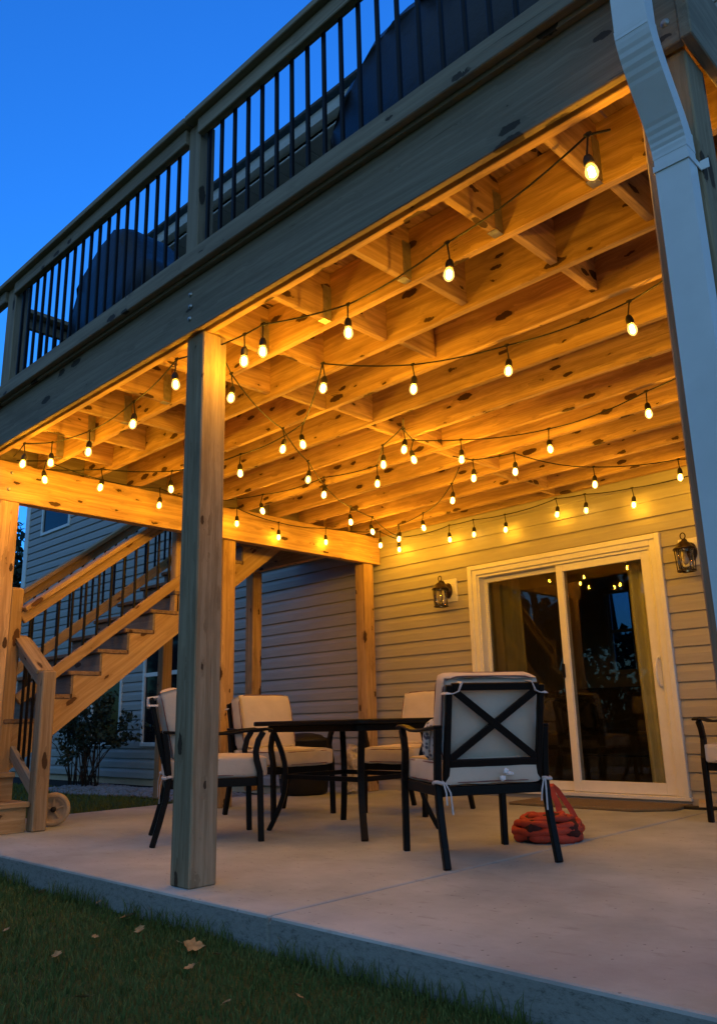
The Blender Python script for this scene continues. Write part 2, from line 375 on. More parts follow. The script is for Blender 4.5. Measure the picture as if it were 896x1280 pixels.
def bx(name, mat, parent, x0, x1, y0, y1, z0, z1, bevel=.003): return MB().box(x0, x1, y0, y1, z0, z1).build(name, mat, parent, bevel)

# ------------------------------------------------------------------ setting: lawn, patio
b = MB(); n = 40
b.add([(-90, -90, -.13), (90, -90, -.13), (90, 120, -.13), (-90, 120, -.13)], [(0, 1, 2, 3)])
tag(b.build('lawn', 'lawn'), kind='structure')
pat = MB()
def slab(x0, x1, y0, y1): pat.box(x0, x1, y0, y1, -.30, 0)
slab(-3.47, .718, -.16, YW+.02); slab(.728, 5.2, -.16, YW+.02); pat.box(.70, .75, -.152, YW, -.3, -.018)
o = pat.build('patio', 'concrete', None, .012, seg=2); tag(o, kind='structure')

def blades(name, pts, label):
    v = []; f = []; gc = []
    for x, y, h, w in pts:
        a = random.uniform(0, 6.283); lx = math.cos(a); ly = math.sin(a); ln = random.uniform(.1, .8)*h; b2 = random.uniform(0, 6.283)
        n0 = len(v); mx, my = x+math.cos(b2)*ln*.35, y+math.sin(b2)*ln*.35; tx, ty = x+math.cos(b2)*ln, y+math.sin(b2)*ln
        v += [(x-lx*w, y-ly*w, -.135), (x+lx*w, y+ly*w, -.135), (mx+lx*w*.7, my+ly*w*.7, -.13+h*.6), (mx-lx*w*.7, my-ly*w*.7, -.13+h*.6), (tx, ty, -.13+h)]
        f += [(n0, n0+1, n0+2, n0+3), (n0+3, n0+2, n0+4)]
    me = bpy.data.meshes.new(name); me.from_pydata(v, [], f); me.materials.append(M['blade'])
    o = bpy.data.objects.new(name, me); COL.objects.link(o); return tag(o, label, 'grass', kind='stuff')
pts = []
while len(pts) < 95000:
    x = random.uniform(-5.5, 3.4); y = -.172-random.random()**1.25*2.3
    d = math.hypot(x-3.26, y+2.25)
    if d < .7: continue
    if random.random() > min(1, 2.2/d+.12): continue
    pn = noise.noise(Vector((x*1.3, y*1.3, 0)))
    h = random.uniform(.014, .036)*(1+.5*pn)
    pts.append((x, y, h, random.uniform(.0011, .0024)*(1+.15*d)))
for _ in range(2600):           # ragged taller grass the mower missed along the slab
    x = random.uniform(-4, 3.3)
    if noise.noise(Vector((x*2.2, 3, 1))) < -.12: continue
    pts.append((x, -.165-abs(random.gauss(0, .025)), random.uniform(.03, .10), random.uniform(.0012, .0026)))
blades('lawn_grass', pts, 'short dark green lawn grass in front of the concrete slab')
pts = [(random.uniform(-9.5, -3.5), random.uniform(.3, 3.4), random.uniform(.03, .06), random.uniform(.003, .006)) for _ in range(14000)]
blades('side_lawn_grass', pts, 'dark grass strip between the patio edge and the shrub bed')
b = MB().box(-12.5, -3.6, 3.45, YW+.01, -.2, -.118); tag(b.build('planting_bed', 'mulch', None, .02), kind='structure')
b = MB()
ico = [(0, 0, 1), (.89, 0, .45), (.28, .85, .45), (-.72, .53, .45), (-.72, -.53, .45), (.28, -.85, .45), (.72, .53, -.45), (-.28, .85, -.45), (-.89, 0, -.45), (-.28, -.85, -.45), (.72, -.53, -.45), (0, 0, -1)]
icf = [(0, 1, 2), (0, 2, 3), (0, 3, 4), (0, 4, 5), (0, 5, 1), (1, 6, 2), (2, 6, 7), (2, 7, 3), (3, 7, 8), (3, 8, 4), (4, 8, 9), (4, 9, 5), (5, 9, 10), (5, 10, 1), (1, 10, 6), (11, 7, 6), (11, 8, 7), (11, 9, 8), (11, 10, 9), (11, 6, 10)]
for _ in range(1900):
    x = random.uniform(-8.1, -3.65); y = random.uniform(3.0, 3.95)+.12*math.sin(x*2); s = random.uniform(.016, .036); a = random.uniform(0, 6)
    b.add([(x+s*(p[0]*math.cos(a)-p[1]*math.sin(a))*1.3, y+s*(p[0]*math.sin(a)+p[1]*math.cos(a)), -.112+s*.7*p[2]+.02*math.exp(-((y-3.5)/.3)**2)) for p in ico], icf, None, True)
tag(b.build('gravel', 'pebble'), 'pale grey landscaping gravel at the foot of the shrub', 'gravel', kind='stuff')

# ------------------------------------------------------------------ house
house = thing('house', 'beige clapboard house with white sliding patio door and lap siding', 'house', (-3, YW, 0))
HOLES = [(-1.40, .41, .05, 2.07), (-8.96, -8.10, .45, 2.0), (-7.44, -6.55, .45, 2.0), (-11.27, -10.2, 4.23, 5.6)]
def siding(x0, x1, z0, z1):
    b = MB(); dz = .1365; prof = [(0, .0), (0, .021), (.078, .0175), (.132, .002), (dz, .0015)]
    k = 0
    def strip(xa, xb, za, zb_, zc0, k=0):
        p = []
        for i in range(len(prof)-1):
            (a, u), (c, w) = prof[i], prof[i+1]; a += zc0; c += zc0
            lo, hi = max(a, za), min(c, zb_)
            if a == c:
                if za <= a <= zb_: p += [(a, u), (c, w)]
                continue
            if hi <= lo: continue
            p += [(lo, u+(w-u)*(lo-a)/(c-a)), (hi, u+(w-u)*(hi-a)/(c-a))]
        q = []
        for t in p:
            if not q or (abs(t[0]-q[-1][0])+abs(t[1]-q[-1][1])) > 1e-6: q.append(t)
        if len(q) < 2: return
        m_ = len(q); ph = (k*1.37) % 3.66; xs = [xa]; t_ = math.floor((xa-ph)/3.66)*3.66+ph+3.66
        while t_ < xb-.05:
            if t_ > xa+.05: xs.append(t_)
            t_ += 3.66
        xs.append(xb)
        for e_ in range(len(xs)-1):
            lift = .0022 if e_ % 2 else 0.0
            sag = noise.noise(Vector((xs[e_], k*.7, 0)))*.0018
            vs = [(x+(.02 if (x == xs[e_+1] and e_ < len(xs)-2) else 0), YW-o_-lift, z+(sag if 0 < e_ else 0)) for x in (xs[e_], xs[e_+1]) for z, o_ in q]
            b.add(vs, [(i, m_+i, m_+i+1, i+1) for i in range(m_-1)])
    while z0+k*dz < z1:
        za = z0+k*dz; zb_ = min(za+dz, z1); cuts = [(x0, x1, za, zb_)]
        for hx0, hx1, hz0, hz1 in HOLES:
            nxt = []
            for xa, xb, a, c in cuts:
                if hx1 <= xa or hx0 >= xb or hz1 <= a or hz0 >= c: nxt.append((xa, xb, a, c)); continue
                if xa < hx0: nxt.append((xa, hx0, a, c))
                if xb > hx1: nxt.append((hx1, xb, a, c))
                m0, m1 = max(xa, hx0), min(xb, hx1)
                if a < hz0: nxt.append((m0, m1, a, hz0))
                if c > hz1: nxt.append((m0, m1, hz1, c))
            cuts = nxt
        for xa, xb, a, c in cuts: strip(xa, xb, a, c, za, k)
        k += 1
    return b
b = siding(-7.2, 6.0, -.022, 7.92); w = siding(-11.86, -7.2, -.022, 6.4); b.add(w.v, w.f)
b.build('siding', 'siding', house)
# solid wall behind the siding, with the door opening left free
b = MB()
for r in ((-11.9, -1.42, -.2, 6.4), (.43, 6.0, -.2, 7.9), (-1.42, .43, 2.09, 7.9), (-1.42, .43, -.2, .04), (-7.2, -1.42, 6.41, 7.9)): b.box(r[0], r[1], YW+.012, YW+.18, r[2], r[3])
b.build('wall', 'wall_paint', house)
bx('corner_board', 'vinyl', house, -12.0, -11.84, YW-.03, YW+.18, -.2, 6.4)
bx('end_wall', 'wall_paint', house, -11.98, -11.88, YW+.185, 10, -.2, 6.4)
# eave: soffit panels, gutter, roof
b = MB(); x = -7.25
while x < 6: b.box(x, x+.292, 3.72, YW+.02, 7.90, 7.93); x += .30
b.box(-7.25, 6, 3.72, YW, 7.915, 7.95)
b.build('soffit', 'soffit', house)
MB().prism([(3.60, 8.10), (3.585, 8.09), (3.60, 8.02), (3.62, 7.97), (3.72, 7.955), (3.72, 7.885), (3.735, 7.885), (3.735, 8.10)], 'x', -7.3, 6).build('gutter', 'gutter', house)
b = MB(); b.prism([(3.5, 8.11), (3.5, 8.15), (9, 10.4), (9, 10.36)], 'x', -7.35, 6); b.build('roof', 'shingle', house)
b = MB(); b.prism([(3.9, 6.42), (3.9, 6.46), (9, 8.2), (9, 8.16)], 'x', -12.2, -7.36); b.build('wing_roof', 'shingle', house)
# windows
def window(x0, x1, z0, z1, rail):
    b = MB(); t = .055
    b.box(x0-t, x0, YW-.035, YW+.01, z0-t, z1+t); b.box(x1, x1+t, YW-.035, YW+.01, z0-t, z1+t)
    b.box(x0, x1, YW-.035, YW+.01, z1, z1+t); b.box(x0, x1, YW-.038, YW+.01, z0-t, z0)
    if rail: b.box(x0, x1, YW-.022, YW+.008, rail-.03, rail+.03)
    f = b.build('window', 'vinyl', house, .004)
    bx('pane', 'dark_glass', f, x0, x1, YW-.006, YW+.004, z0, z1, 0)
window(-8.94, -8.12, .47, 1.98, 0); window(-7.42, -6.57, .47, 1.98, 1.42); window(-11.25, -10.22, 4.25, 5.58, 0)
# sliding door
t = MB()
X0, X1, Z1 = -1.487, .489, 2.15
for (a, c, d) in ((0, .045, .046), (.045, .095, .030)):
    t.box(X0+a, X0+c, YW-d, YW+.02, .065, Z1-a); t.box(X1-c, X1-a, YW-d, YW+.02, .065, Z1-a); t.box(X0+c, X1-c, YW-d, YW+.02, Z1-c, Z1-a)
t.box(X0+.0, X1+.012, YW-.05, YW+.10, .035, .064)
door = t.build('patio_door', 'vinyl', house, .004)
t = MB()
t.box(-1.392, -1.372, YW-.012, YW+.13, .066, 2.053); t.box(.376, .392, YW-.012, YW+.13, .066, 2.053); t.box(-1.372, .376, YW-.010, YW+.13, 2.03, 2.054)
t.build('jamb', 'vinyl', door, .002)
def panel(x0, x1, z0, z1, y, wl, wr, wt, wb, nm):
    t = MB(); t.box(x0, x0+wl, y, y+.04, z0, z1); t.box(x1-wr, x1, y, y+.04, z0, z1); t.box(x0+wl, x1-wr, y+.001, y+.039, z1-wt, z1); t.box(x0+wl, x1-wr, y+.001, y+.039, z0, z0+wb)
    t.box(x0+wl, x0+wl+.008, y+.008, y+.03, z0+wb, z1-wt); t.box(x1-wr-.008, x1-wr, y+.008, y+.03, z0+wb, z1-wt)
    p_ = t.build(nm, 'vinyl', door, .003)
    bx('door_glass', 'glass', door, x0+wl+.001, x1-wr-.001, y+.017, y+.021, z0+wb+.001, z1-wt-.001, 0)
panel(-1.371, -.47, .068, 2.028, YW+.065, .03, .075, .045, .075, 'fixed_panel')
panel(-.53, .375, .068, 2.028, YW+.012, .065, .085, .065, .09, 'sliding_panel')
bx('insect_screen', 'insect_mesh', door, -1.340, -.546, YW+.1105, YW+.1115, .15, 1.985, 0)
b = MB(); b.tube([(.345, YW+.010, 1.13), (.345, YW-.03, 1.12), (.338, YW-.045, 1.06), (.338, YW-.045, .97), (.345, YW-.03, .91), (.345, YW+.010, .90)], .010, 8)
b.box(.335, .360, YW+.004, YW+.0115, .88, 1.15); b.build('door_handle', 'vinyl', door)
bx('latch', 'black_metal', door, -.54, -.515, YW-.006, YW+.0115, 1.02, 1.14)
# the room behind the glass
b = MB(); b.box(-4.2, -4.1, YW+.2, 8.2, .03, 2.55); b.box(2.5, 2.6, YW+.2, 8.2, .03, 2.55)
b.box(-4.2, -2.06, 8.1, 8.2, .03, 2.55); b.box(-1.70, 2.6, 8.1, 8.2, .03, 2.55); b.box(-2.06, -1.70, 8.1, 8.2, .03, 1.28); b.box(-2.06, -1.70, 8.1, 8.2, 2.32, 2.55)
b.build('room_wall', 'wall_paint', house)
bx('room_ceiling', 'wall_paint', house, -4.2, 2.6, YW+.2, 8.2, 2.551, 2.6, 0)
bx('room_floor', 'carpet', house, -4.2, 2.6, YW+.19, 8.2, .0, .029, 0)
b = MB(); b.box(-2.13, -2.07, 8.06, 8.1, 1.22, 2.40); b.box(-1.69, -1.62, 8.06, 8.1, 1.22, 2.40); b.box(-2.07, -1.69, 8.06, 8.1, 2.33, 2.40); b.box(-2.17, -1.56, 8.03, 8.1, 1.21, 1.275)
b.build('room_window_trim', 'wall_paint', house, .004)
b = MB(); b.box(-2.05, -1.71, 8.13, 8.17, 1.78, 1.82); b.box(-2.055, -2.02, 8.13, 8.17, 1.285, 2.315); b.box(-1.735, -1.703, 8.13, 8.17, 1.285, 2.315); b.build('room_window_sash', 'vinyl', house, .003)
bx('room_window_pane', 'smoked_glass', house, -2.0199, -1.7351, 8.148, 8.152, 1.2851, 2.3149, 0)

def curtain(x0, x1, y, label, seed):
    b = MB(); nx = 60; zs = [.05, .5, 1.0, 1.5, 2.06]; vs = []
    for z in zs:
        for i in range(nx+1):
            t = i/nx; am = .032*(1-.25*z/2.1)
            vs.append((x0+(x1-x0)*t+.01*math.sin(z*2+seed), y+am*math.sin(t*2*math.pi*(x1-x0)/.115+seed+.35*math.sin(5*t+z))+.008*math.sin(17*t+z*2), z))
    b.add(vs, [(j*(nx+1)+i, j*(nx+1)+i+1, (j+1)*(nx+1)+i+1, (j+1)*(nx+1)+i) for j in range(len(zs)-1) for i in range(nx)], None, True)
    return tag(b.build('curtain', 'curtain'), label, 'curtain')
curtain(-1.62, -1.10, YW+.30, 'pleated tan curtain hanging inside the left door panel', 0)
curtain(.02, .52, YW+.30, 'pale green curtain hanging inside the right door panel beside the white handle', 2)
so = thing('sofa', 'dark sofa standing in the room behind the glass door', 'sofa', (-1.9, 7.3, .03))
MB().puff(1.05, .40, .13, .06, .02, Matrix.Translation((-1.95, 7.25, .35)), 8).build('seat', 'sofa', so)
MB().puff(1.05, .13, .30, .11, .02, Matrix.Translation((-1.95, 7.62, .72)), 10).build('backrest', 'sofa', so)
for s in (-1, 1): MB().puff(.12, .45, .26, .09, .01, Matrix.Translation((-1.95+s*1.1, 7.25, .36)), 8).build('armrest', 'sofa', so)
bx('base', 'sofa', so, -3.0, -.9, 6.9, 7.7, .03, .22)
for i, (x, r_) in enumerate(((-2.55, .3), (-2.2, -.2))):
    tag(MB().puff(.21, .07, .20, .06, .03, Matrix.Translation((x, 7.38-.05*i, .66)) @ Matrix.Rotation(r_, 4, 'Y') @ Matrix.Rotation(-.3, 4, 'X'), 8).build('throw_pillow', 'sofa_pillow' if i == 0 else 'sofa'), ['tan throw pillow at the left end of the sofa behind the glass', 'dark throw pillow next to the tan one on the indoor sofa'][i], 'pillow')

# ------------------------------------------------------------------ deck
deck = thing('deck', 'raised pine deck on posts with black baluster railing above the patio', 'deck', (0, 0, 0))
XL, XR = -2.80, 2.585
bx('front_fascia', 'pine_fascia', deck, XL, XR, -.105, -.072, H1, 2.9672, .004)
bx('front_beam', 'pine', deck, XL+.03, XR-.02, -.050, -.012, H1, 2.945, .003)
bx('side_rim', 'pine_fascia', deck, XR, XR+.036, -.115, YW-.04, H1-.004, 2.967, .004)
bx('side_rim', 'pine_fascia', deck, XL-.038, XL, -.105, 3.3, H1+.002, 2.943, .004)
bx('ledger', 'pine', deck, XL+.002, XR-.002, YW-.06, YW-.021, H1+.004, 2.943, .003)
JY = [.38+.3935*k for k in range(10)]
for y in JY: bx('joist', 'pine', deck, XL+.001, XR-.001, y-.019, y+.019, H1+random.uniform(-.003, .003), 2.942, .003)
b = MB()
BX = [2.06, 1.60, 1.09, .55, .05, -.44, -.92, -1.40, -1.90, -2.38]
ped = [-.0115]+[y+.0195 for y in JY]; end = [y-.0195 for y in JY]+[YW-.0605]
for i, x in enumerate(BX):
    bx('blocking', 'pine', deck, x-.019, x+.019, ped[0], end[0], H1+.012, 2.938, .003)
    bx('blocking', 'pine', deck, x-.019+.03, x+.019+.03, ped[1], end[1], H1+.03, 2.936, .003)
    h = MB(); y = end[0]
    h.box(x-.0225, x-.0195, y-.055, y, H1+.02, H1+.20); h.box(x+.0195, x+.0225, y-.055, y, H1+.02, H1+.20); h.box(x-.0225, x+.0225, y-.055, y, H1+.0085, H1+.0115)
    h.build('joist_hanger', 'zinc', deck)
for k in range(2, len(JY)+1):
    x = -.27+(.045 if k % 2 else -.02)-.015*k
    bx('blocking', 'pine', deck, x-.019, x+.019, ped[k], end[k], H1+.004+random.uniform(0, .006), 2.936, .003)
for x in (1.62, .6, -1.42): bx('blocking', 'pine', deck, x-.019, x+.019, ped[2], end[2], H1+.05, 2.936, .003)
x = XL-.04
while x < XR+.02:
    w_ = min(.14, XR+.03-x); bx('decking_board', 'pine', deck, x, x+w_, -.103, YW-.025, 2.9445, 2.970, .004); x += .146
# side beam (two plies with bolts)
bx('side_beam', 'pine', deck, -2.710, -2.665, -.03, YW-.025, H2, H1-.003, .005)
bx('side_beam', 'pine', deck, -2.757, -2.712, -.03, YW-.025, H2, H1-.003, .005)
b = MB()
for y, z in ((.10, H2+.10), (.10, H2+.24), (2.17, H2+.07), (4.0, H2+.07), (4.12, H2+.2)): b.lathe((0, 0, 0), [(.018, 0), (.018, .006), (.008, .012)], 8)
def bolts(pts, axis, name='bolt'):
    b = MB()
    for p in pts:
        q = MB().lathe((0, 0, 0), [(.015, 0), (.015, .002), (.009, .003), (.009, .008), (.007, .009)], 8)
        for v in q.v:
            b.v.append(Vector(p)+(Vector((v.z, v.x, v.y)) if axis == 'x' else Vector((v.x, -v.z, v.y))))
        n0 = len(b.v)-len(q.v); b.f += [tuple(i+n0 for i in f) for f in q.f]; b.gc += q.gc; b.smooth += q.smooth
    return b.build(name, 'zinc', deck)
bolts([(-2.665, .10, H2+.09), (-2.665, .115, H2+.22), (-2.665, 4.05, H2+.07)], 'x')
bolts([(-.005, -.105, H1+.08), (-.002, -.105, H1+.15), (-.004, -.105, H1+.22), (2.545, -.105, H1+.09), (2.543, -.105, H1+.22)], 'y')
# posts
def post(x0, x1, y0, y1, z1, mat='pine_post', nm='post'): return bx(nm, mat, deck, x0, x1, y0, y1, 0.0, z1, .006)
post(-.075, .075, -.071, .075, H1-.001)
post(2.420, 2.580, -.071, .075, H1-.001)
post(-2.81, -2.668, .045, .192, H2-.001, 'pine')
post(-2.83, -2.69, 2.10, 2.24, H2-.001, 'pine')
post(-2.83, -2.69, 3.955, 4.10, H2-.001, 'pine')
# stair head: platform along the wall with its own beam and post
bx('platform_beam', 'pine', deck, -4.06, -2.76, 3.40, 3.478, H2+.01, H1-.002, .004)
for y in (3.53, 3.90, 4.12): bx('platform_joist', 'pine', deck, -4.06, -2.80-.04, y-.019, y+.019, H1+.001, 2.942, .003)
bx('platform_rim', 'pine', deck, -4.10, -4.062, 3.30, YW-.022, H1, 2.942, .003)
bx('platform_rim', 'pine', deck, -4.06, -2.842, 3.30, 3.338, H1, 2.942, .003)
y = 3.29
while y < YW-.1: bx('decking_board', 'pine_fascia', deck, -4.12, -2.86, y, min(y+.14, YW-.025), 2.9445, 2.970, .004); y += .146
post(-4.03, -3.90, 3.40, 3.53, H2+.008, 'pine')
# railing
for x0, x1 in ((-.03, .075), (-2.41, -2.265), (2.36, 2.46)):
    bx('railing_post', 'pine_fascia', deck, x0, x1, -.128, -.03, 2.971, 3.895, .004)
for xa, xb in ((-2.88, -.006), (.001, 2.62)):
    bx('rail_cap', 'pine_fascia', deck, xa, xb, -.185, -.035, 3.896, 3.934, .004)
for xa, xb in ((-2.26, -.033), (.078, 2.355), (-2.86, -2.413)):
    bx('top_rail', 'pine_fascia', deck, xa, xb, -.150, -.112, 3.80, 3.893, .004)
bx('deck_border', 'pine_fascia', deck, XL-.04, XR+.037, -.1335, -.1055, 2.957, 2.984, .002)
bx('bottom_rail', 'pine_fascia', deck, -2.86, 2.58, -.172, -.134, 2.974, 3.075, .004)
def baluster(x, y, z0, z1, par): MB().rbar([(x, y, z0), (x, y, z1)], .019, .019).build('baluster', 'black_metal', par, .003)
x = -2.19
while x < -.06: baluster(x, -.10, 2.9705, 3.85, deck); x += .1125
x = .125
while x < 2.34: baluster(x, -.10, 2.9705, 3.85, deck); x += .1125
bx('top_rail', 'pine_fascia', deck, -2.63, -2.59, -.02, 3.3, 3.745, 3.84, .004)
bx('rail_cap', 'pine_fascia', deck, -2.66, -2.52, -.03, 3.3, 3.841, 3.877, .004)
y = .12
while y < 3.2: baluster(-2.61, y, 2.9705, 3.79, deck); y += .1125

# ------------------------------------------------------------------ stairs
st = thing('staircase', 'pine staircase with black balusters climbing from the patio to the deck', 'staircase', (-3, .4, 0))
XS, RISE, RUN = -3.0, .1845, .2415
# lower flight climbs towards -X
TOPZ = .583
for i, (xa, z) in enumerate(((-2.55, .20), (-2.80, .39))):
    bx('tread', 'pine_stair', st, xa-.29, xa, -.75, .395-.012*i, z-.036, z, .006)
    bx('riser', 'pine_stair', st, xa-.045, xa-.025, -.74, .38, z-.20+.001, z-.037, .003)
bx('riser', 'pine_stair', st, -3.075, -3.055, -.74, .30, .391, TOPZ-.037, .003)
for i in range(8): bx('landing_board', 'pine_stair', st, -4.05, -3.03, -.75+i*.14, -.75+i*.14+.135, TOPZ-.036, TOPZ, .004)
for y in (-.6, -.1, .26): bx('landing_frame', 'pine_stair', st, -4.0, -3.08, y, y+.038, .002, TOPZ-.037, .003)
# upper flight climbs towards +Y
Y0 = .375
k = 0; tz = []
while k < 13:
    y = Y0+RUN*k; z0 = TOPZ+RISE*k
    bx('riser', 'riser', st, -4.0, XS-.002, y, y+.018, z0+(.001 if k else .001), z0+RISE-.034, .002)
    if k < 12: bx('tread', 'tread', st, -4.02, XS+.012, y-.03, y+RUN-.001, z0+RISE-.033, z0+RISE, .005)
    k += 1
def stringer(x0, x1, nm='stringer'):
    # cut stringer: saw-tooth top, straight lower edge
    top = []
    for k in range(12):
        y = Y0+.019+RUN*k; z0 = TOPZ+RISE*k
        top += [(y, z0+(RISE-.034) if False else z0-.034+.0), (y, z0+RISE-.034)]
    ye, ze = Y0+.019+RUN*12, TOPZ+RISE*12-.034
    slope = RISE/RUN
    poly = top+[(ye, ze), (ye, ze-.30), (Y0+.019+.10, TOPZ-.36+.10*slope), (Y0+.019, TOPZ-.30)]
    b = MB(); n = len(poly); o_ = [random.uniform(0, 50) for _ in range(3)]; cs, sn = math.cos(math.atan(slope)), math.sin(math.atan(slope))
    vs = []; gc = []
    for x in (x0, x1):
        for y, z in poly: vs.append((x, y, z)); gc.append((y*cs+z*sn+o_[0], -y*sn+z*cs+o_[1], x+o_[2]))
    # strips per step keep the concave outline well formed
    fs = []
    low = lambda y: (TOPZ-.205+(y-Y0-.019)*(slope+.006))
    m = MB()
    for k in range(12):
        ya, yb = Y0+.019+RUN*k, Y0+.019+RUN*(k+1); zt = TOPZ+RISE*(k+1)-.034
        q = [(ya, low(ya)), (yb, low(yb)), (yb, zt), (ya, zt)]
        vs = []; gc = []
        for x in (x0, x1):
            for y, z in q: vs.append((x, y, z)); gc.append((y*cs+z*sn+o_[0], -y*sn+z*cs+o_[1], x+o_[2]))
        f = [(3, 2, 1, 0), (4, 5, 6, 7), (0, 1, 5, 4), (2, 3, 7, 6)]
        if k == 0: f.append((0, 4, 7, 3))
        f.append((1, 2, 6, 5) if k == 11 else (0, 0, 0))
        f = [t for t in f if len(set(t)) > 2]
        if k: # riser face between this step and the one below
            zl = TOPZ+RISE*k-.034; nv = len(vs)
            for x in (x0, x1): vs.append((x, ya, zl)); gc.append((ya*cs+zl*sn+o_[0], -ya*sn+zl*cs+o_[1], x+o_[2]))
            f.append((nv, nv+1, 7, 3))
        m.add(vs, f, gc)
    return m.build(nm, 'pine_stair', st)
stringer(XS-.040, XS); stringer(-4.0, -3.962)
SL = RISE/RUN
def sloped(nm, x, y0, y1, zmid0, w, t, mat='pine_stair'):
    a = Vector((x, y0, zmid0)); c = Vector((x, y1, zmid0+(y1-y0)*SL)); return MB().bar(a, c, w, t).build(nm, mat, st, .004)
for xr, far in ((XS+.0, 0), (-3.98, 1)):
    sloped('handrail', xr-.02, .426, 3.25, 1.525, .088, .038)
    MB().bar((xr-.02, .430, 1.533+.068-.008), (xr-.02, 3.28, 1.525+.068-.008+2.86*SL), .036, .135).build('rail_cap', 'pine_stair', st, .004)
    sloped('bottom_rail', xr-.02, .44, 3.25, .905, .088, .038)
    y = .50
    while y < 3.2:
        zb_ = .905+(y-.44)*SL; baluster(xr-.02+.0, y, zb_+.03, 1.525+(y-.43)*SL-.03, st); y += .1125
    if not far:
        bx('newel_post', 'pine_stair', st, xr-.105, xr+.003, .320, .425, .02, 1.765, .014)
        bx('newel_post', 'pine_stair', st, xr-.09, xr-.002, 1.80, 1.89, 1.66, 2.95, .008)
    else: bx('newel_post', 'pine_stair', st, xr-.075, xr+.02, .300, .405, .02, 1.70, .012)
post_c = bx('support_post', 'pine_stair', st, -4.10, -4.003, 2.33, 2.44, 0, 1.95, .005)
bx('newel_post', 'pine_post', st, -2.605, -2.503, .398, .50, 0.001, 1.095, .008)
# short rail of the lower flight
sl2 = (1.474-1.108)/(.577)
def low(nm, x0, x1, z0, w, t, mat='pine_post', y=.45): return MB().bar((x0, y, z0), (x1, y, z0+(x0-x1)*sl2), w, t).build(nm, mat, st, .004)
low('handrail', -2.606, -3.02, 1.035, .085, .038, 'pine_fascia', .432)
low('rail_cap', -2.585, -3.05, 1.092, .034, .13, 'pine_post', .45)
low('bottom_rail', -2.606, -3.02, .275, .085, .038, 'pine_fascia', .432)
for x in (-2.68, -2.77, -2.86, -2.95): baluster(x, .455, .26+(-2.606-x)*sl2, 1.06+(-2.606-x)*sl2, st)

# ------------------------------------------------------------------ downspout
ds = thing('downspout', 'white metal downspout with an offset bend fixed to the right deck post', 'downspout', (2.515, -.115, 0))
def ds_prof(w=.098, d=.072):
    h, e = w/2, d/2; p = []
    for i in range(13):
        x = -h+.012+(w-.024)*i/12; p.append((x, -e+(.0048 if i % 2 else 0)))
    return [(-h, -e+.010)]+[(x, y) for x, y in p]+[(h, -e+.010), (h, e), (-h, e)]
def ds_run(pts, nm, k=1.0):
    pr = [(a*k, c*k) for a, c in ds_prof()]; return MB().sweep(pts, pr, (1, 0, 0)).build(nm, 'downspout', ds)
M['downspout'] = plain('downspout', (.84, .86, .88), .32, 0, .06, 5, .04, .003, .5)
CX = 2.522
ds_run([(CX-.008, -.265, 5.2), (CX-.008, -.265, 2.60)], 'upper_pipe')
arc = []
for i in range(31):
    t = i/30; s = t*t*(3-2*t); z = 2.63-.36*t
    arc.append((CX-.008+.008*t, -.265+.150*s+(.0016 if (i % 2 and (3 < i < 12 or 19 < i < 28)) else 0), z))
ds_run(arc, 'elbow', 1.03)
ds_run([(CX, -.115, 2.335), (CX, -.115, .10)], 'lower_pipe')
b = MB(); b.box(CX-.053, CX+.053, -.1555, -.1525, 2.225, 2.245); b.box(CX-.053, CX-.050, -.1525, -.0715, 2.225, 2.245); b.box(CX+.050, CX+.053, -.1525, -.0715, 2.225, 2.245); b.box(CX+.053, CX+.078, -.0745, -.0715, 2.22, 2.25)
b.build('strap', 'downspout', ds)
ds_run([(CX, -.115, .13), (CX, -.125, .09), (CX, -.17, .05), (CX, -.27, .03)], 'outlet', 1.03)

# ------------------------------------------------------------------ wall lanterns
def lantern(cx, label):
    t = thing('wall_lantern', label, 'lantern', (cx, YW-.02, 1.94), 0, 'wall lanterns beside the patio door')
    b = MB(); b.box(cx-.10, cx+.10, YW-.032, YW, 1.83, 2.06); b.build('mounting_block', 'vinyl', t, .005)
    b = MB(); b.lathe((0, 0, 0), [(.062, 0), (.062, .012), (.045, .03), (.02, .04)], 20)
    pl = MB(); pl.add([(cx+v.x*.8, YW-.0325-v.z, 1.945+v.y*1.25) for v in b.v], b.f, None, True); pl.build('backplate', 'bronze', t)
    ly = YW-.165
    MB().tube([(cx, YW-.06, 1.95), (cx, YW-.085, 2.00), (cx, YW-.12, 2.03), (cx, ly, 2.025), (cx, ly, 1.985)], .011, 8).build('arm', 'bronze', t)
    MB().lathe((cx, ly, 1.945), [(.088, 0), (.086, .010), (.066, .026), (.05, .05), (.028, .066), (.016, .072), (.010, .085)], 24).build('cap', 'bronze', t)
    b = MB(); rg = [(cx+.020*math.cos(a*math.pi/8), ly, 2.055+.026*math.sin(a*math.pi/8)) for a in range(17)]; b.tube(rg, .005, 6); b.build('finial_ring', 'bronze', t)
    b = MB()
    for a in range(6):
        an = a*math.pi/3+.3; c, s = math.cos(an), math.sin(an); b.tube([(cx+.076*c, ly+.076*s, 1.945), (cx+.066*c, ly+.066*s, 1.772)], .0042, 6)
    b.tube([(cx+.068*math.cos(a*math.pi/10), ly+.068*math.sin(a*math.pi/10), 1.775) for a in range(21)], .006, 6, False)
    b.build('cage', 'bronze', t)
    MB().lathe((cx, ly, 0), [(.056, 1.778), (.066, 1.943)], 20).build('lamp_glass', 'lamp_glass', t)
    MB().lathe((cx, ly, 0), [(.016, 1.94), (.016, 1.90), (.022, 1.885), (.026, 1.86), (.020, 1.835), (.005, 1.825)], 12).build('lamp_bulb', 'clear_plastic', t)
lantern(-1.735, 'bronze wall lantern on a white block left of the patio door, between door and post')
lantern(.735, 'bronze wall lantern right of the patio door, partly behind the downspout post')

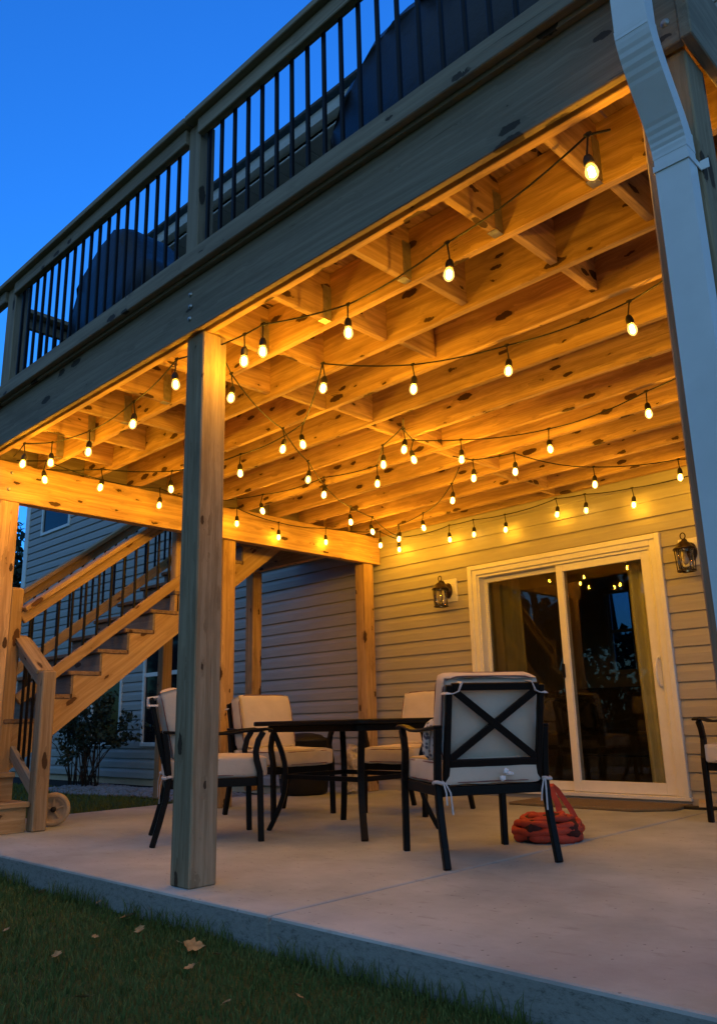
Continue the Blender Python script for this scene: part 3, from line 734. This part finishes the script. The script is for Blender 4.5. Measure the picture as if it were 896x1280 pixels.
# ------------------------------------------------------------------ string lights
STR = [
 ('front string of bulbs looping just behind the front beam, the largest bulbs', [(2.25, .09, 2.652)],
  [(2.2, 0.02, 2.47), (1.46, 0.18, 2.47), (0.81, 0.24, 2.47), (0.38, 0.07, 2.47), (0.23, 0.07, 2.47), (-0.25, -0.02, 2.47), (-0.93, 0.12, 2.47), (-1.58, 0.17, 2.47), (-1.96, 0.09, 2.47), (-2.11, -0.04, 2.47)], [(-2.5, .05, 2.645)]),
 ('second string of bulbs crossing the ceiling from the left beam to the right post', [(-2.60, .35, 2.63)],
  [(-2.29, 0.64, 2.47), (-1.98, 1.07, 2.47), (-1.3, 1.22, 2.47), (-0.52, 1.14, 2.47), (0.25, 0.6, 2.47), (0.58, 0.98, 2.47), (1.08, 1.17, 2.47), (1.76, 1.21, 2.47)], [(2.40, .95, 2.645)]),
 ('taut diagonal string of bulbs running from the front post towards the wall corner', [(.06, .02, 2.64)],
  [(-0.2, 0.31, 2.47), (-0.68, 1.1, 2.47), (-1.09, 1.7, 2.47), (-1.83, 2.9, 2.47), (-1.97, 3.34, 2.47), (-2.3, 4.1, 2.45)], [(-2.40, 4.17, 2.62)]),
 ('short string of bulbs sagging from the left beam to the middle of the ceiling', [(-2.62, 1.72, 2.63)],
  [(-2.04, 2.03, 2.47), (-1.32, 2.08, 2.47), (-0.82, 2.18, 2.47), (-0.46, 1.86, 2.47)], [(-.14, 1.72, 2.64)]),
 ('string of bulbs hanging along the inner face of the left beam', [(-2.56, .10, 2.64)],
  [(-2.37, 0.24, 2.47), (-2.45, 1.26, 2.47), (-2.55, 2.14, 2.47), (-2.6, 2.68, 2.43), (-2.6, 3.31, 2.47), (-2.35, 3.86, 2.47)], [(-2.40, 4.16, 2.6)]),
 ('string of bulbs along the top of the house wall above the patio door', [(-2.3, 4.17, 2.6)],
  [(-1.62, 4.1, 2.44), (-1.32, 4.1, 2.44), (-0.95, 4.1, 2.42), (-0.39, 4.1, 2.46), (-0.1, 4.1, 2.44), (0.34, 4.1, 2.4)], [(1.2, 4.16, 2.62)]),
 ('rising string of three bulbs from the far wall corner to the rear joists', [(-2.28, 4.05, 2.6)],
  [(-2.02, 3.78, 2.47), (-1.54, 3.6, 2.47), (-0.74, 3.02, 2.47)], [(-.45, 2.75, 2.64)]),
 ('third string of bulbs spanning from the middle joist blocking to the right post', [(-.05, 1.62, 2.645)],
  [(-0.14, 1.72, 2.47), (-0.24, 1.94, 2.47), (-0.01, 2.19, 2.47), (0.54, 2.47, 2.47), (1.31, 2.34, 2.47)], [(1.95, 2.1, 2.645)]),
 ('fourth string of bulbs below the rear joists reaching the wall on the right', [(-.32, 2.5, 2.645)],
  [(-0.23, 2.63, 2.47), (0.08, 2.73, 2.47), (0.31, 3.51, 2.47), (0.86, 3.84, 2.47)], [(1.35, 4.1, 2.64)]),
]
DIM = {(-1.32, 4.1, 2.44), (-.1, 4.1, 2.44), (-1.09, 1.7, 2.47)}
M['filament_dim'] = emit_mat('filament_dim', (1, .5, .05), 30)
for lab, pre, bulbs, postp in STR:
    t = thing('string_lights', lab, 'string lights', bulbs[0], 0, 'strings of bulbs under the deck')
    nodes = [Vector(q) for q in pre]; w = MB()
    tops = [Vector((x, y, min(z+.150, 2.640))) for x, y, z in bulbs]
    allp = nodes+tops+[Vector(q) for q in postp]; path = []
    for i in range(len(allp)-1):
        a, c = allp[i], allp[i+1]; ln = (c-a).length; sag = .045*ln*min(1, ln)
        for j in range(8):
            s = j/8; p_ = a.lerp(c, s); p_.z -= sag*4*s*(1-s); path.append(p_)
    path.append(allp[-1]); w.tube(path, .0044, 6); w.build('wire', 'cord', t)
    for (x, y, z), tp in zip(bulbs, tops):
        tl = Vector((random.uniform(-.2, .2), random.uniform(-.2, .2), 1)).normalized()   # small random tilt
        c = Vector((x, y, z)); base = c+tl*.078
        s = MB(); s.tube([tp+Vector((-.014, 0, .004)), tp, tp+Vector((.014, 0, .004))], [.005, .010, .005], 8)
        s.tube([tp, tp.lerp(base, .5)+Vector((0, 0, -.002)), base], .0040, 6)
        s.tube([base, c+tl*.072, c+tl*.060, c+tl*.040, c+tl*.030], [.006, .0125, .0175, .0190, .0180], 12)
        so_ = s.build('socket', 'rubber', t)
        g = MB(); g.tube([c+tl*.036, c+tl*.027, c+tl*.012, c-tl*.004, c-tl*.018, c-tl*.027, c-tl*.031], [.012, .0155, .0215, .0235, .0185, .010, .002], 14); g.build('bulb', 'bulb_glass', so_)
        f = MB(); f.tube([c+tl*.024, c+tl*.018, c-tl*.012, c-tl*.019], [.004, .0105, .0115, .004], 8); f.build('filament', 'filament_dim' if (x, y, z) in DIM else ('filament_soft' if (y > 4.0 or x < -2.4) else 'filament'), so_)

# ------------------------------------------------------------------ furniture
def chair(loc, rz, label, ties=True):
    t = thing('patio_chair', label, 'chair', (loc[0], loc[1], 0), rz, 'patio armchairs')
    B = lambda b, nm, m='black_metal', par=t, bev=.004: b.build(nm, m, par, bev, local=True)
    for s in (-1, 1):
        x = s*.288
        B(MB().rbar([(x, -.335, 0), (x, -.30, .12), (x, -.265, .26), (x, -.25, .38), (x, -.265, .52), (x, -.285, .645)], .034, .034), 'leg')
        B(MB().rbar([(x, .305, 0), (x, .30, .2), (x, .295, .40), (x, .275, .47), (x, .268, .52), (x, .285, .59), (x, .315, .640)], .034, .036), 'leg')
        B(MB().rbar([(x, -.295, .652), (x, -.15, .642), (x, 0, .632), (x, .12, .634), (x, .24, .652), (x, .33, .657), (x, .375, .648)], .046, .016), 'armrest', bev=.005)
    b = MB()
    for s in (-1, 1): b.rbar([(s*.270, -.27, .345), (s*.270, .30, .345)], .026, .05, (1, 0, 0))
    b.rbar([(-.270, .292, .345), (.270, .292, .345)], .026, .05, (0, 1, 0)); b.rbar([(-.270, -.262, .345), (.270, -.262, .345)], .026, .045, (0, 1, 0))
    for y in (-.12, 0, .12): b.rbar([(-.25, y, .352), (.25, y, .352)], .03, .006, (0, 1, 0))
    B(b, 'seat_frame')
    bk = lambda z: -.262-(z-.40)*.235          # backrest plane
    b = MB()
    for s in (-1, 1): b.rbar([(s*.247, bk(.37), .37), (s*.247, bk(.6), .6), (s*.247, bk(.85), .85)], .032, .026)
    for z in (.475, .842): b.rbar([(-.234, bk(z), z), (.234, bk(z), z)], .036, .024, (0, -.235, 1))
    B(b, 'back_frame')
    b = MB()
    b.rbar([(-.234, bk(.49), .49), (.234, bk(.832), .832)], .014, .036, (0, -1, -.235)); b.rbar([(.234, bk(.49)-.003, .49), (-.234, bk(.832)-.003, .832)], .014, .036, (0, -1, -.235))
    B(b, 'cross_brace', bev=.002)
    sd = int(abs(loc[0]*100)) % 17
    m = Matrix.Translation((0, .035, .432))
    cu = MB().puff(.264, .315, .062, .022, .014, m, 14, .004, sd).build('seat_cushion', 'cushion', t, local=True)
    b = MB()
    for z in (.476, .386):
        lp = []
        for i in range(41):
            a = i/40*2*math.pi; q = 8
            c, s = math.cos(a), math.sin(a); r_ = (abs(c)**q+abs(s)**q)**(-1/q); lp.append((.2635*c*r_*1.0, .035+.3145*s*r_, z))
        b.tube(lp, .0042, 6, False)
    b.build('piping', 'piping', cu, local=True)
    m = Matrix.Translation((0, -.219, .697)) @ Matrix.Rotation(.232, 4, 'X') @ Matrix.Rotation(math.pi/2, 4, 'X')
    bc = MB().puff(.260, .216, .062, .026, .020, m, 14, .005, sd+3).build('back_cushion', 'cushion', t, local=True)
    lp = []
    b = MB()
    for zz in (.052, -.052):
        lp = []
        for i in range(41):
            a = i/40*2*math.pi; q = 8; c, s = math.cos(a), math.sin(a); r_ = (abs(c)**q+abs(s)**q)**(-1/q); lp.append(m @ Vector((.2595*c*r_, .2155*s*r_, zz)))
        b.tube(lp, .004, 6, False)
    b.build('piping', 'piping', bc, local=True)
    for s in (-1, 1):          # fabric ties
        b = MB(); zc = .815
        P_ = lambda x, y, z: (s*x, bk(z)+y, z)
        b.rbar([P_(.19, .045, .865), P_(.19, -.022, .858), P_(.205, -.026, .82), P_(.234, -.026, .808), P_(.268, -.024, .81), P_(.275, .03, .81)], .004, .018, (s*.5, 0, .6))
        b.build('tie', 'strap', t, local=True)
        b = MB(); y = -.262
        lp = [(s*.288+.024*math.cos(a), y+.026*math.sin(a), .388+.004*math.sin(2*a)) for a in [i*math.pi/6 for i in range(13)]]
        b.tube(lp, .009, 6, False)
        for q in (0, 1):
            dx = (.012 if q else -.010)-s*.02; b.rbar([(s*.275+dx*.4, y-.026, .388), (s*.273+dx, y-.040, .34), (s*.275+dx*1.3, y-.040, .285-.045*q)], .008, .003, (1, 0, 0))
        b.build('tie', 'strap', t, local=True)
    return t
cA = chair((.545, 1.375), R(58.5), 'patio chair with crossed back bars seen from behind, in front of the glass door')
cB = chair((-1.235, .945), R(-31), 'patio chair on the left, partly hidden behind the front post, seen from the side')
cC = chair((-1.89, 2.10), R(-93), 'patio chair facing the camera behind the left end of the table')
cD = chair((-1.10, 2.84), R(-176), 'patio chair behind the table, half hidden by the nearest chair')
cE = chair((1.265, 3.63), R(180), 'patio chair at the right edge, only its arm and front leg showing')
# crumpled tag on the near chair
b = MB(); rr = random.Random(3)
def crumple(c, s, n0, seed):
    r2 = random.Random(seed); vs = [Vector(c)+Vector((p[0]*s[0], p[1]*s[1], p[2]*s[2]))*r2.uniform(.6, 1.2) for p in ico]; return vs
for c, s, sd in (((.03, -.305, .40), (.020, .014, .018), 1), ((.05, -.31, .43), (.017, .014, .016), 2), ((.075, -.305, .42), (.020, .012, .011), 5)):
    b.add(crumple(c, s, 0, sd), icf)
b.build('care_tag', 'paper', cA, local=True)

tb = thing('patio_table', 'black metal patio table with bowed legs between the chairs', 'table', (-.745, 1.76, 0))
hx, hy, rd = .545, .45, .09; poly = []
for cx_, cy_, a0 in ((1, 1, 0), (-1, 1, 90), (-1, -1, 180), (1, -1, 270)):
    for i in range(7):
        a = R(a0+i*15); poly.append((-.745+cx_*(hx-rd)+rd*math.cos(a), 1.76+cy_*(hy-rd)+rd*math.sin(a)))
MB().prism(poly, 'z', .672, .702).build('tabletop', 'black_metal', tb, .006)
mids = []
for cx_, cy_ in ((1, 1), (-1, 1), (-1, -1), (1, -1)):
    fx, fy = -.745+cx_*.435, 1.76+cy_*.34; dx, dy = cx_*.78, cy_*.62; pts = []
    for i in range(15):
        t = i/14; inn = .105*math.sin(math.pi*t)**1.0-.012*(1-t)**4; pts.append((fx-dx*inn, fy-dy*inn, .671*t))
    MB().rbar(pts, .042, .030, (-dy, dx, 0)).build('leg', 'black_metal', tb, .004)
    mids.append((fx-dx*.105, fy-dy*.105, .34))
b = MB()
for i in range(4):
    a, c = Vector(mids[i]), Vector(mids[(i+1) % 4]); b.bar(a, c, .03, .02)
b.build('stretcher', 'black_metal', tb, .003)
b = MB(); b.prism([(-.745+.5*(p[0]+.745)*1.7, 1.76+.5*(p[1]-1.76)*1.7) for p in poly], 'z', .630, .6715); b.build('apron', 'black_metal', tb, .003)

pm = Matrix.Translation((.53, 1.37, 0)) @ Matrix.Rotation(R(57.8), 4, 'Z') @ Matrix.Translation((-.14, -.085, .585)) @ Matrix.Rotation(.35, 4, 'X') @ Matrix.Rotation(math.pi/2, 4, 'X')
tag(MB().puff(.13, .105, .05, .045, .03, pm, 10).build('throw_pillow', 'pillow'), 'small patterned throw pillow on the seat of the nearest chair', 'pillow')

# bag on the floor
bg = thing('duffel_bag', 'low rolled red fabric bag with a strap on the concrete beside the nearest chair', 'bag', (.56, 2.04, 0))
bmx = Matrix.Translation((.545, 2.06, .066)) @ Matrix.Rotation(R(48), 4, 'Z')
MB().puff(.165, .14, .058, .055, .012, bmx, 14, .014, 4).build('bag_body', 'bag_dark', bg)
for kk, (z, sc_, rr_) in enumerate(((.026, 1.0, .025), (.062, 1.03, .022), (.094, .96, .021), (.118, .80, .019), (.124, .50, .020))):
    lp = []; ph = kk*1.7
    for i in range(57):
        a = i/56*2*math.pi; c, s_ = math.cos(a), math.sin(a)
        lp.append(bmx @ Vector((.178*c*sc_*(1+.03*math.sin(2*a+ph)), .152*s_*sc_*(1+.03*math.sin(3*a+ph)), z-.066+.008*math.sin(2*a+ph*2)+.004*math.sin(7*a+ph))))
    rad = [rr_*(1+.14*math.sin(i*.9+ph)+.08*math.sin(i*2.3)) for i in range(57)]; rad[-1] = rad[0]
    b = MB(); b.tube(lp, rad, 10, False); b.build('fabric_roll', 'bag_red', bg)
b = MB(); b.rbar([(.57, 2.17, .09), (.545, 2.19, .18), (.50, 2.19, .28), (.495, 2.205, .295), (.52, 2.225, .27), (.58, 2.26, .16), (.625, 2.28, .06)], .036, .009, (.8, .58, 0)); b.build('strap', 'bag_red', bg)
# doormat (right corner cut) and shoes
dm = MB().prism([(-.78, 3.60), (.30, 3.60), (.52, 3.80), (.52, 4.14), (-.78, 4.14)], 'z', .0005, .022)
tag(dm.build('doormat', 'coir', None, .006), 'coarse brown doormat lying below the sliding door', 'doormat')
sh = thing('sandal', 'dark sandal left beside the doormat under the siding', 'sandal', (.62, 4.02, 0))
def sole(z0, z1): 
    pr = []
    for i in range(24):
        a = i/24*2*math.pi; u = .135*math.cos(a); v = (.045+.010*math.cos(a))*math.sin(a); c, s = math.cos(.2), math.sin(.2); pr.append((.62+u*c-v*s, 4.02+u*s+v*c))
    return MB().prism(pr, 'z', z0, z1)
sole(.0005, .022).build('sole', 'dark_plastic', sh, .006)
b = MB(); b.rbar([(.66, 3.975, .02), (.655, 3.99, .05), (.645, 4.03, .068), (.635, 4.07, .05), (.63, 4.085, .02)], .05, .006, (1, .2, 0)); b.build('strap', 'tan', sh)
# tub and plastic sack by the left rear post
tu = thing('planter_tub', 'black round tub on the patio behind the left rear chair', 'tub', (-3.08, 3.42, 0))
MB().lathe((-3.08, 3.42, 0), [(.20, .0005), (.235, .02), (.265, .30), (.275, .50), (.288, .505), (.288, .535), (.262, .535), (.255, .48)], 28).build('tub_body', 'dark_plastic', tu)
MB().lathe((-3.08, 3.42, 0), [(.254, .47), (.24, .52), (.18, .565), (.09, .585), (.01, .59)], 28).build('lid', 'dark_plastic', tu)
pk = MB(); r2 = random.Random(9)
pk.puff(.10, .09, .22, .07, .015, Matrix.Translation((-2.66, 3.70, .222)), 12, .045, 5)
tag(pk.build('plastic_sack', 'clear_plastic'), 'crumpled shiny plastic sack standing beside the black tub', 'sack')
# wheel by the newel
wh = thing('cart_wheel', 'small tan wheel standing on the patio behind the short newel post', 'wheel', (-2.735, .655, 0))
def disc(rr_, t0, t1, nm, mat, prof=None):
    q = MB().lathe((0, 0, 0), prof or [(rr_*.97, t0), (rr_, t0+.004), (rr_, t1-.004), (rr_*.97, t1)], 32, prof is None); an = R(-28)
    b = MB(); b.add([(-2.735+v.z*math.cos(an)-v.x*math.sin(an), .655+v.z*math.sin(an)+v.x*math.cos(an), .118+v.y) for v in q.v], q.f, None, True); return b.build(nm, mat, wh)
disc(.117, 0, 0, 'tyre', 'tan', [(.085, -.028), (.105, -.030), (.117, -.018), (.117, .018), (.105, .030), (.085, .028), (.085, -.028)])
disc(.086, 0, 0, 'rim', 'tan', [(.0851, -.016), (.07, -.012), (.03, -.010), (.001, -.010), (.001, .006), (.03, .006), (.066, .006), (.072, .018), (.0851, .020)])
disc(.02, -.02, .034, 'hub', 'dark_plastic')
q = MB()
an = R(-28)
for k in range(5):
    a = k*2*math.pi/5+.3; c, s = math.cos(a), math.sin(a)
    p0 = Vector((-2.735+.014*math.cos(an), .655+.014*math.sin(an), .118)); d = Vector((-math.sin(an)*c, math.cos(an)*c, s))
    q.bar(p0+d*.018, p0+d*.074, .014, .010, (math.cos(an), math.sin(an), 0.02))
q.build('spokes', 'tan', wh)

# covered grills on the deck
def cover(poly, y0, y1, nm, label, topw=.08):
    t = thing(nm, label, 'grill cover', (poly[0][0], y0, 2.97))
    n = len(poly); cx_ = sum(p[0] for p in poly)/n; cz_ = 3.4; b = MB(); rows = []
    prof = [(0, .90), (.10, .975), (.25, 1.0), (.75, 1.0), (.90, .975), (1, .90)]; sm = []
    # resample the outline
    out = []
    for i in range(n-1):
        a, c = Vector((*poly[i], 0)), Vector((*poly[i+1], 0)); m = max(2, int((c-a).length/.08))
        for j in range(m): out.append(a.lerp(c, j/m))
    out.append(Vector((*poly[-1], 0)))
    for _ in range(2): out = [out[0]]+[(out[i-1]+out[i]*2+out[i+1])/4 for i in range(1, len(out)-1)]+[out[-1]]
    vs = []
    for ty, k in prof:
        for p in out:
            q = Vector((cx_+(p.x-cx_)*k, y0+(y1-y0)*ty, 2.972+(p.y-2.972)*(k if p.y > 3.1 else 1)))
            if p.y > 3.0: q += noise.noise_vector(q*4)*.030+Vector((0, .014*math.sin(q.x*31+2*math.sin(q.z*5)), 0))
            vs.append(q)
    m = len(out); fs = [(i*m+j, i*m+j+1, (i+1)*m+j+1, (i+1)*m+j) for i in range(len(prof)-1) for j in range(m-1)]
    fs += [tuple(range(m)), tuple(range(m*(len(prof)-1), m*len(prof)))[::-1]]
    b.add(vs, fs, None, True); o = b.build('cover_cloth', 'cover', t, fixn=True)
    return t
cover([(-2.30, 2.972), (-2.33, 3.4), (-2.30, 3.80), (-2.12, 4.14), (-1.86, 4.36), (-1.55, 4.28), (-1.34, 3.98), (-1.12, 3.74), (-1.07, 3.4), (-1.06, 2.972)], .28, .80, 'grill_cover', 'black fabric cover over a grill at the left end of the deck railing')
cover([(.66, 2.972), (.60, 3.5), (.55, 3.86), (.66, 3.99), (.82, 4.17), (.98, 4.28), (1.5, 4.30), (1.78, 4.18), (1.96, 3.80), (1.98, 3.4), (1.98, 2.972)], .34, .92, 'grill_cover', 'larger black cover over a grill on the deck right of the railing post')

# ------------------------------------------------------------------ vegetation
def leaf_cloud(b, c, rad, n, s, rnd):
    for _ in range(n):
        d = Vector((rnd.gauss(0, 1), rnd.gauss(0, 1), rnd.gauss(0, 1))); d.normalize(); r_ = rnd.random()**.45
        p = Vector(c)+Vector((d.x*rad[0], d.y*rad[1], d.z*rad[2]))*r_; u = Vector((rnd.gauss(0, 1), rnd.gauss(0, 1), rnd.gauss(0, 1))).normalized(); v = u.cross(d).normalized()*rnd.uniform(.5, 1)*s*.5; u = u*s*rnd.uniform(.7, 1.2)
        b.add([p-u*.5, p+v, p+u*.5, p-v], [(0, 1, 2, 3)])
def tree(x, y, h, w, label, seed, leaves=4200, ls=.22, low=.3):
    rnd = random.Random(seed); t = thing('tree', label, 'tree', (x, y, -.13), 0, 'trees around the garden')
    b = MB(); b.tube([(x, y, -.2), (x+.1, y, h*.25), (x-.05, y+.1, h*.55), (x, y, h*.9)], [.04*h*.7, .03*h*.7, .02*h*.7, .02], 9)
    cr = MB()
    for k in range(16):
        a = rnd.uniform(0, 6.28); z = h*rnd.uniform(.16 if y < 0 else low, .92); rr_ = w*(1-((z/h-.55)/.5)**2)*rnd.uniform(.45, .95)
        e = Vector((x+rr_*math.cos(a), y+rr_*math.sin(a), z+.1*h)); b.tube([(x, y, z-.12*h), Vector((x, y, z)).lerp(e, .5)+Vector((0, 0, .03*h)), e], [.035, .025, .01], 6)
        leaf_cloud(cr, e, (w*.36, w*.36, h*.10), leaves//16, ls, rnd)
    b.build('trunk', 'bark', t); cr.build('crown', 'leaf_dark', t)
tree(-21.5, 8.0, 7.0, 2.6, 'dark leafy tree beyond the left corner of the house', 1)
tree(-17.8, 9.5, 5.2, 1.6, 'smaller dark tree close to the left corner board of the house', 2)
tree(-4.6, 13.0, 7.5, 2.8, 'tree in the yard seen through the far room window', 6, 6500, .2, .08)
SKY_BLOCK_TREES = ((-30, -12, 9, 4.2), (-25, -14, 10, 4.4), (-20.5, -12.5, 9, 4.2), (-16, -14, 10, 4.4), (-11.5, -13, 9, 4.0), (-7.5, -15, 10, 4.2), (-3, -14, 9, 3.8), (2, -16, 9.5, 4.0))  # unseen tree row, added to keep bright sky out of the door reflection
for i, (x, y, h, w) in enumerate(SKY_BLOCK_TREES):
    tree(x, y, h, w, 'unseen tall tree added behind the camera to block sky reflected in the door glass', 20+i, 5200, .42)

hd = thing('hedge', 'unseen hedge added below the tall trees to block sky reflected in the door glass', 'hedge', (-12, -11, -.13))  # out of view, added to close the sky gap under the crowns
rnd = random.Random(77); hb = MB(); ht = MB()
for k in range(64):
    x = -32+k*.6; e = Vector((x+rnd.uniform(-.2, .2), -11+rnd.uniform(-.3, .3), 1.25)); ht.tube([(x, -11, -.2), e], [.03, .01], 5)
    leaf_cloud(hb, e, (.75, .6, 1.5+rnd.uniform(0, .3)), 260, .26, rnd)
ht.build('stems', 'bark', hd); hb.build('foliage', 'leaf_dark', hd)
sb = thing('shrub', 'thin leafy shrub growing against the house wall under the stairs', 'shrub', (-7.75, 3.55, -.12))
rnd = random.Random(5); stm = MB(); lf = MB()
for k in range(30):
    a = rnd.uniform(0, 6.283); sp = rnd.uniform(.15, 1.15); hh = rnd.uniform(.55, 1.35)*(1-.25*(sp/1.15)**2)
    bx0 = -7.75+rnd.uniform(-.35, .35); by0 = 3.5+rnd.uniform(-.1, .1)
    e = Vector((bx0+sp*1.25*math.cos(a), by0+sp*.40*math.sin(a), -.12+hh)); p0 = Vector((bx0, by0, -.13)); pm_ = p0.lerp(e, .5)+Vector((-.10*math.cos(a), 0, .22*hh))
    pth = [p0, p0.lerp(pm_, .5)+Vector((rnd.uniform(-.04, .04), 0, .05)), pm_, pm_.lerp(e, .55)+Vector((0, 0, .03)), e]; stm.tube(pth, [.010, .008, .006, .004, .002], 5)
    for _ in range(3):
        s0 = pth[2].lerp(e, rnd.random()); e2 = s0+Vector((rnd.uniform(-.28, .28), rnd.uniform(-.15, .15), rnd.uniform(-.02, .25))); stm.tube([s0, s0.lerp(e2, .5)+Vector((0, 0, .03)), e2], [.004, .003, .0015], 4)
        for q in range(3): leaf_cloud(lf, s0.lerp(e2, .3+.35*q), (.08, .07, .08), 10, .062, rnd)
    leaf_cloud(lf, e, (.13, .10, .12), 14, .062, rnd)
stm.build('stems', 'bark', sb); lf.build('foliage', 'bush_leaf', sb)

# fallen leaves
LV = [(-.101, -.255, 0), (.525, -.348, 0), (.225, -.728, 1), (-.291, -.695, 1), (.744, -.900, 1), (1.124, -.648, 1), (1.254, -.474, 1), (1.161, -.405, 1), (-.482, -.185, 1), (.100, -.512, 1), (.147, -.347, 1), (.677, -.361, 1), (-.939, -.249, 1), (.736, -.512, 1)]
lm = None
def leaf_mesh(s, seed):
    r2 = random.Random(seed); b = MB(); n = 9; out = []
    for i in range(n):
        t = i/(n-1); w_ = math.sin(math.pi*t**.8)*.40*(1+.38*math.sin(t*19+seed)); out.append((t-.5, w_))
    vs = [];
    for i, (u, w_) in enumerate(out): vs += [(u*s, -w_*s, .10*s*abs(w_)+.55*s*(u*u)), (u*s, 0, .02*s+.12*s*u*u), (u*s, w_*s, .14*s*abs(w_)+.55*s*(u*u))]
    b.add(vs, [(i*3+j, i*3+j+1, (i+1)*3+j+1, (i+1)*3+j) for i in range(n-1) for j in (0, 1)], None, True)
    b.tube([(-.5*s, 0, .05*s), (-.8*s, .03*s, .10*s)], .012*s, 4); return b
import_l = []
for i, (x, y, k) in enumerate(LV):
    o = leaf_mesh(.085 if k == 0 else random.uniform(.03, .05), i).build('fallen_leaf', 'dead_leaf'); o.location = (x, y, -.098); o.rotation_euler = (random.uniform(-.5, .5), random.uniform(-.5, .5), random.uniform(0, 6))
    lab = ['largest curled yellow leaf on the lawn below the front post', 'broad tan leaf on the lawn right of the largest leaf'][i] if i < 2 else 'small dry yellow leaf lying in the lawn grass'
    tag(o, lab, 'leaf', 'fallen leaves on the lawn')

# ------------------------------------------------------------------ sky, sun, camera
w = bpy.data.worlds.new('World'); sc.world = w; w.use_nodes = True; nt = w.node_tree
bgn = nt.nodes['Background']; sky = nt.nodes.new('ShaderNodeTexSky'); sky.sky_type = 'NISHITA'; sky.sun_disc = False
SUN_EL, SUN_ROT = R(2.0), R(150)
sky.sun_elevation = SUN_EL; sky.sun_rotation = SUN_ROT; sky.air_density = 1.0; sky.dust_density = .6; sky.ozone_density = 4.0
tint = mixc(nt, 1.0, sky.outputs['Color'], (.23, .61, .96), 'MULTIPLY')
# pale fill glow added to the unseen sky on the garden side
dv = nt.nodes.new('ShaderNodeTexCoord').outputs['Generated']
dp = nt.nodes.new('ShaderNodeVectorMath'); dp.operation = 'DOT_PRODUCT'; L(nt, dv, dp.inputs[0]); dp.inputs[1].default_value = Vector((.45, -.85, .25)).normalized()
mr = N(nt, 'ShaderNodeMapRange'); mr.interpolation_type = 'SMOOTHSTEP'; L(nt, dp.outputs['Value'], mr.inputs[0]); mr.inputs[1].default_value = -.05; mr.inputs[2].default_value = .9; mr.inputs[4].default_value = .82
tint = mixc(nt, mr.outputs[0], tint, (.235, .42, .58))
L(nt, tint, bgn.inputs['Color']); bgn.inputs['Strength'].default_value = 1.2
sd = bpy.data.lights.new('sun', 'SUN'); sd.energy = .02; sd.angle = R(10); sd.color = (.5, .7, 1)
so = bpy.data.objects.new('sun', sd); COL.objects.link(so); so.rotation_euler = (R(90)-SUN_EL-R(8), 0, math.pi-SUN_ROT+math.pi)

cam = bpy.data.cameras.new('camera'); co = bpy.data.objects.new('camera', cam); COL.objects.link(co); sc.camera = co
F, CP, YAW, PIT, ROL = 1007.7, (3.2554, -2.2453, .6859), R(44.0913), R(14.5794), R(-1.3943)
cam.sensor_fit = 'VERTICAL'; cam.sensor_height = 24; cam.lens = F/1280*24; cam.clip_start = .05; cam.clip_end = 500
fw = Vector((-math.sin(YAW)*math.cos(PIT), math.cos(YAW)*math.cos(PIT), math.sin(PIT))); rt = Vector((math.cos(YAW), math.sin(YAW), 0)); up = rt.cross(fw)
r2_ = rt*math.cos(ROL)+up*math.sin(ROL); u2 = -rt*math.sin(ROL)+up*math.cos(ROL)
mt = Matrix((r2_, u2, -fw)).transposed().to_4x4(); mt.translation = Vector(CP); co.matrix_world = mt

sc.view_settings.view_transform = 'Standard'; sc.view_settings.look = 'None'; sc.view_settings.exposure = 0; sc.view_settings.gamma = 1
sc.render.engine = 'CYCLES'; sc.cycles.use_denoising = True; sc.cycles.max_bounces = 8; sc.cycles.diffuse_bounces = 5; sc.cycles.transparent_max_bounces = 16
sc.cycles.sample_clamp_indirect = 25; sc.cycles.caustics_reflective = False; sc.cycles.caustics_refractive = False
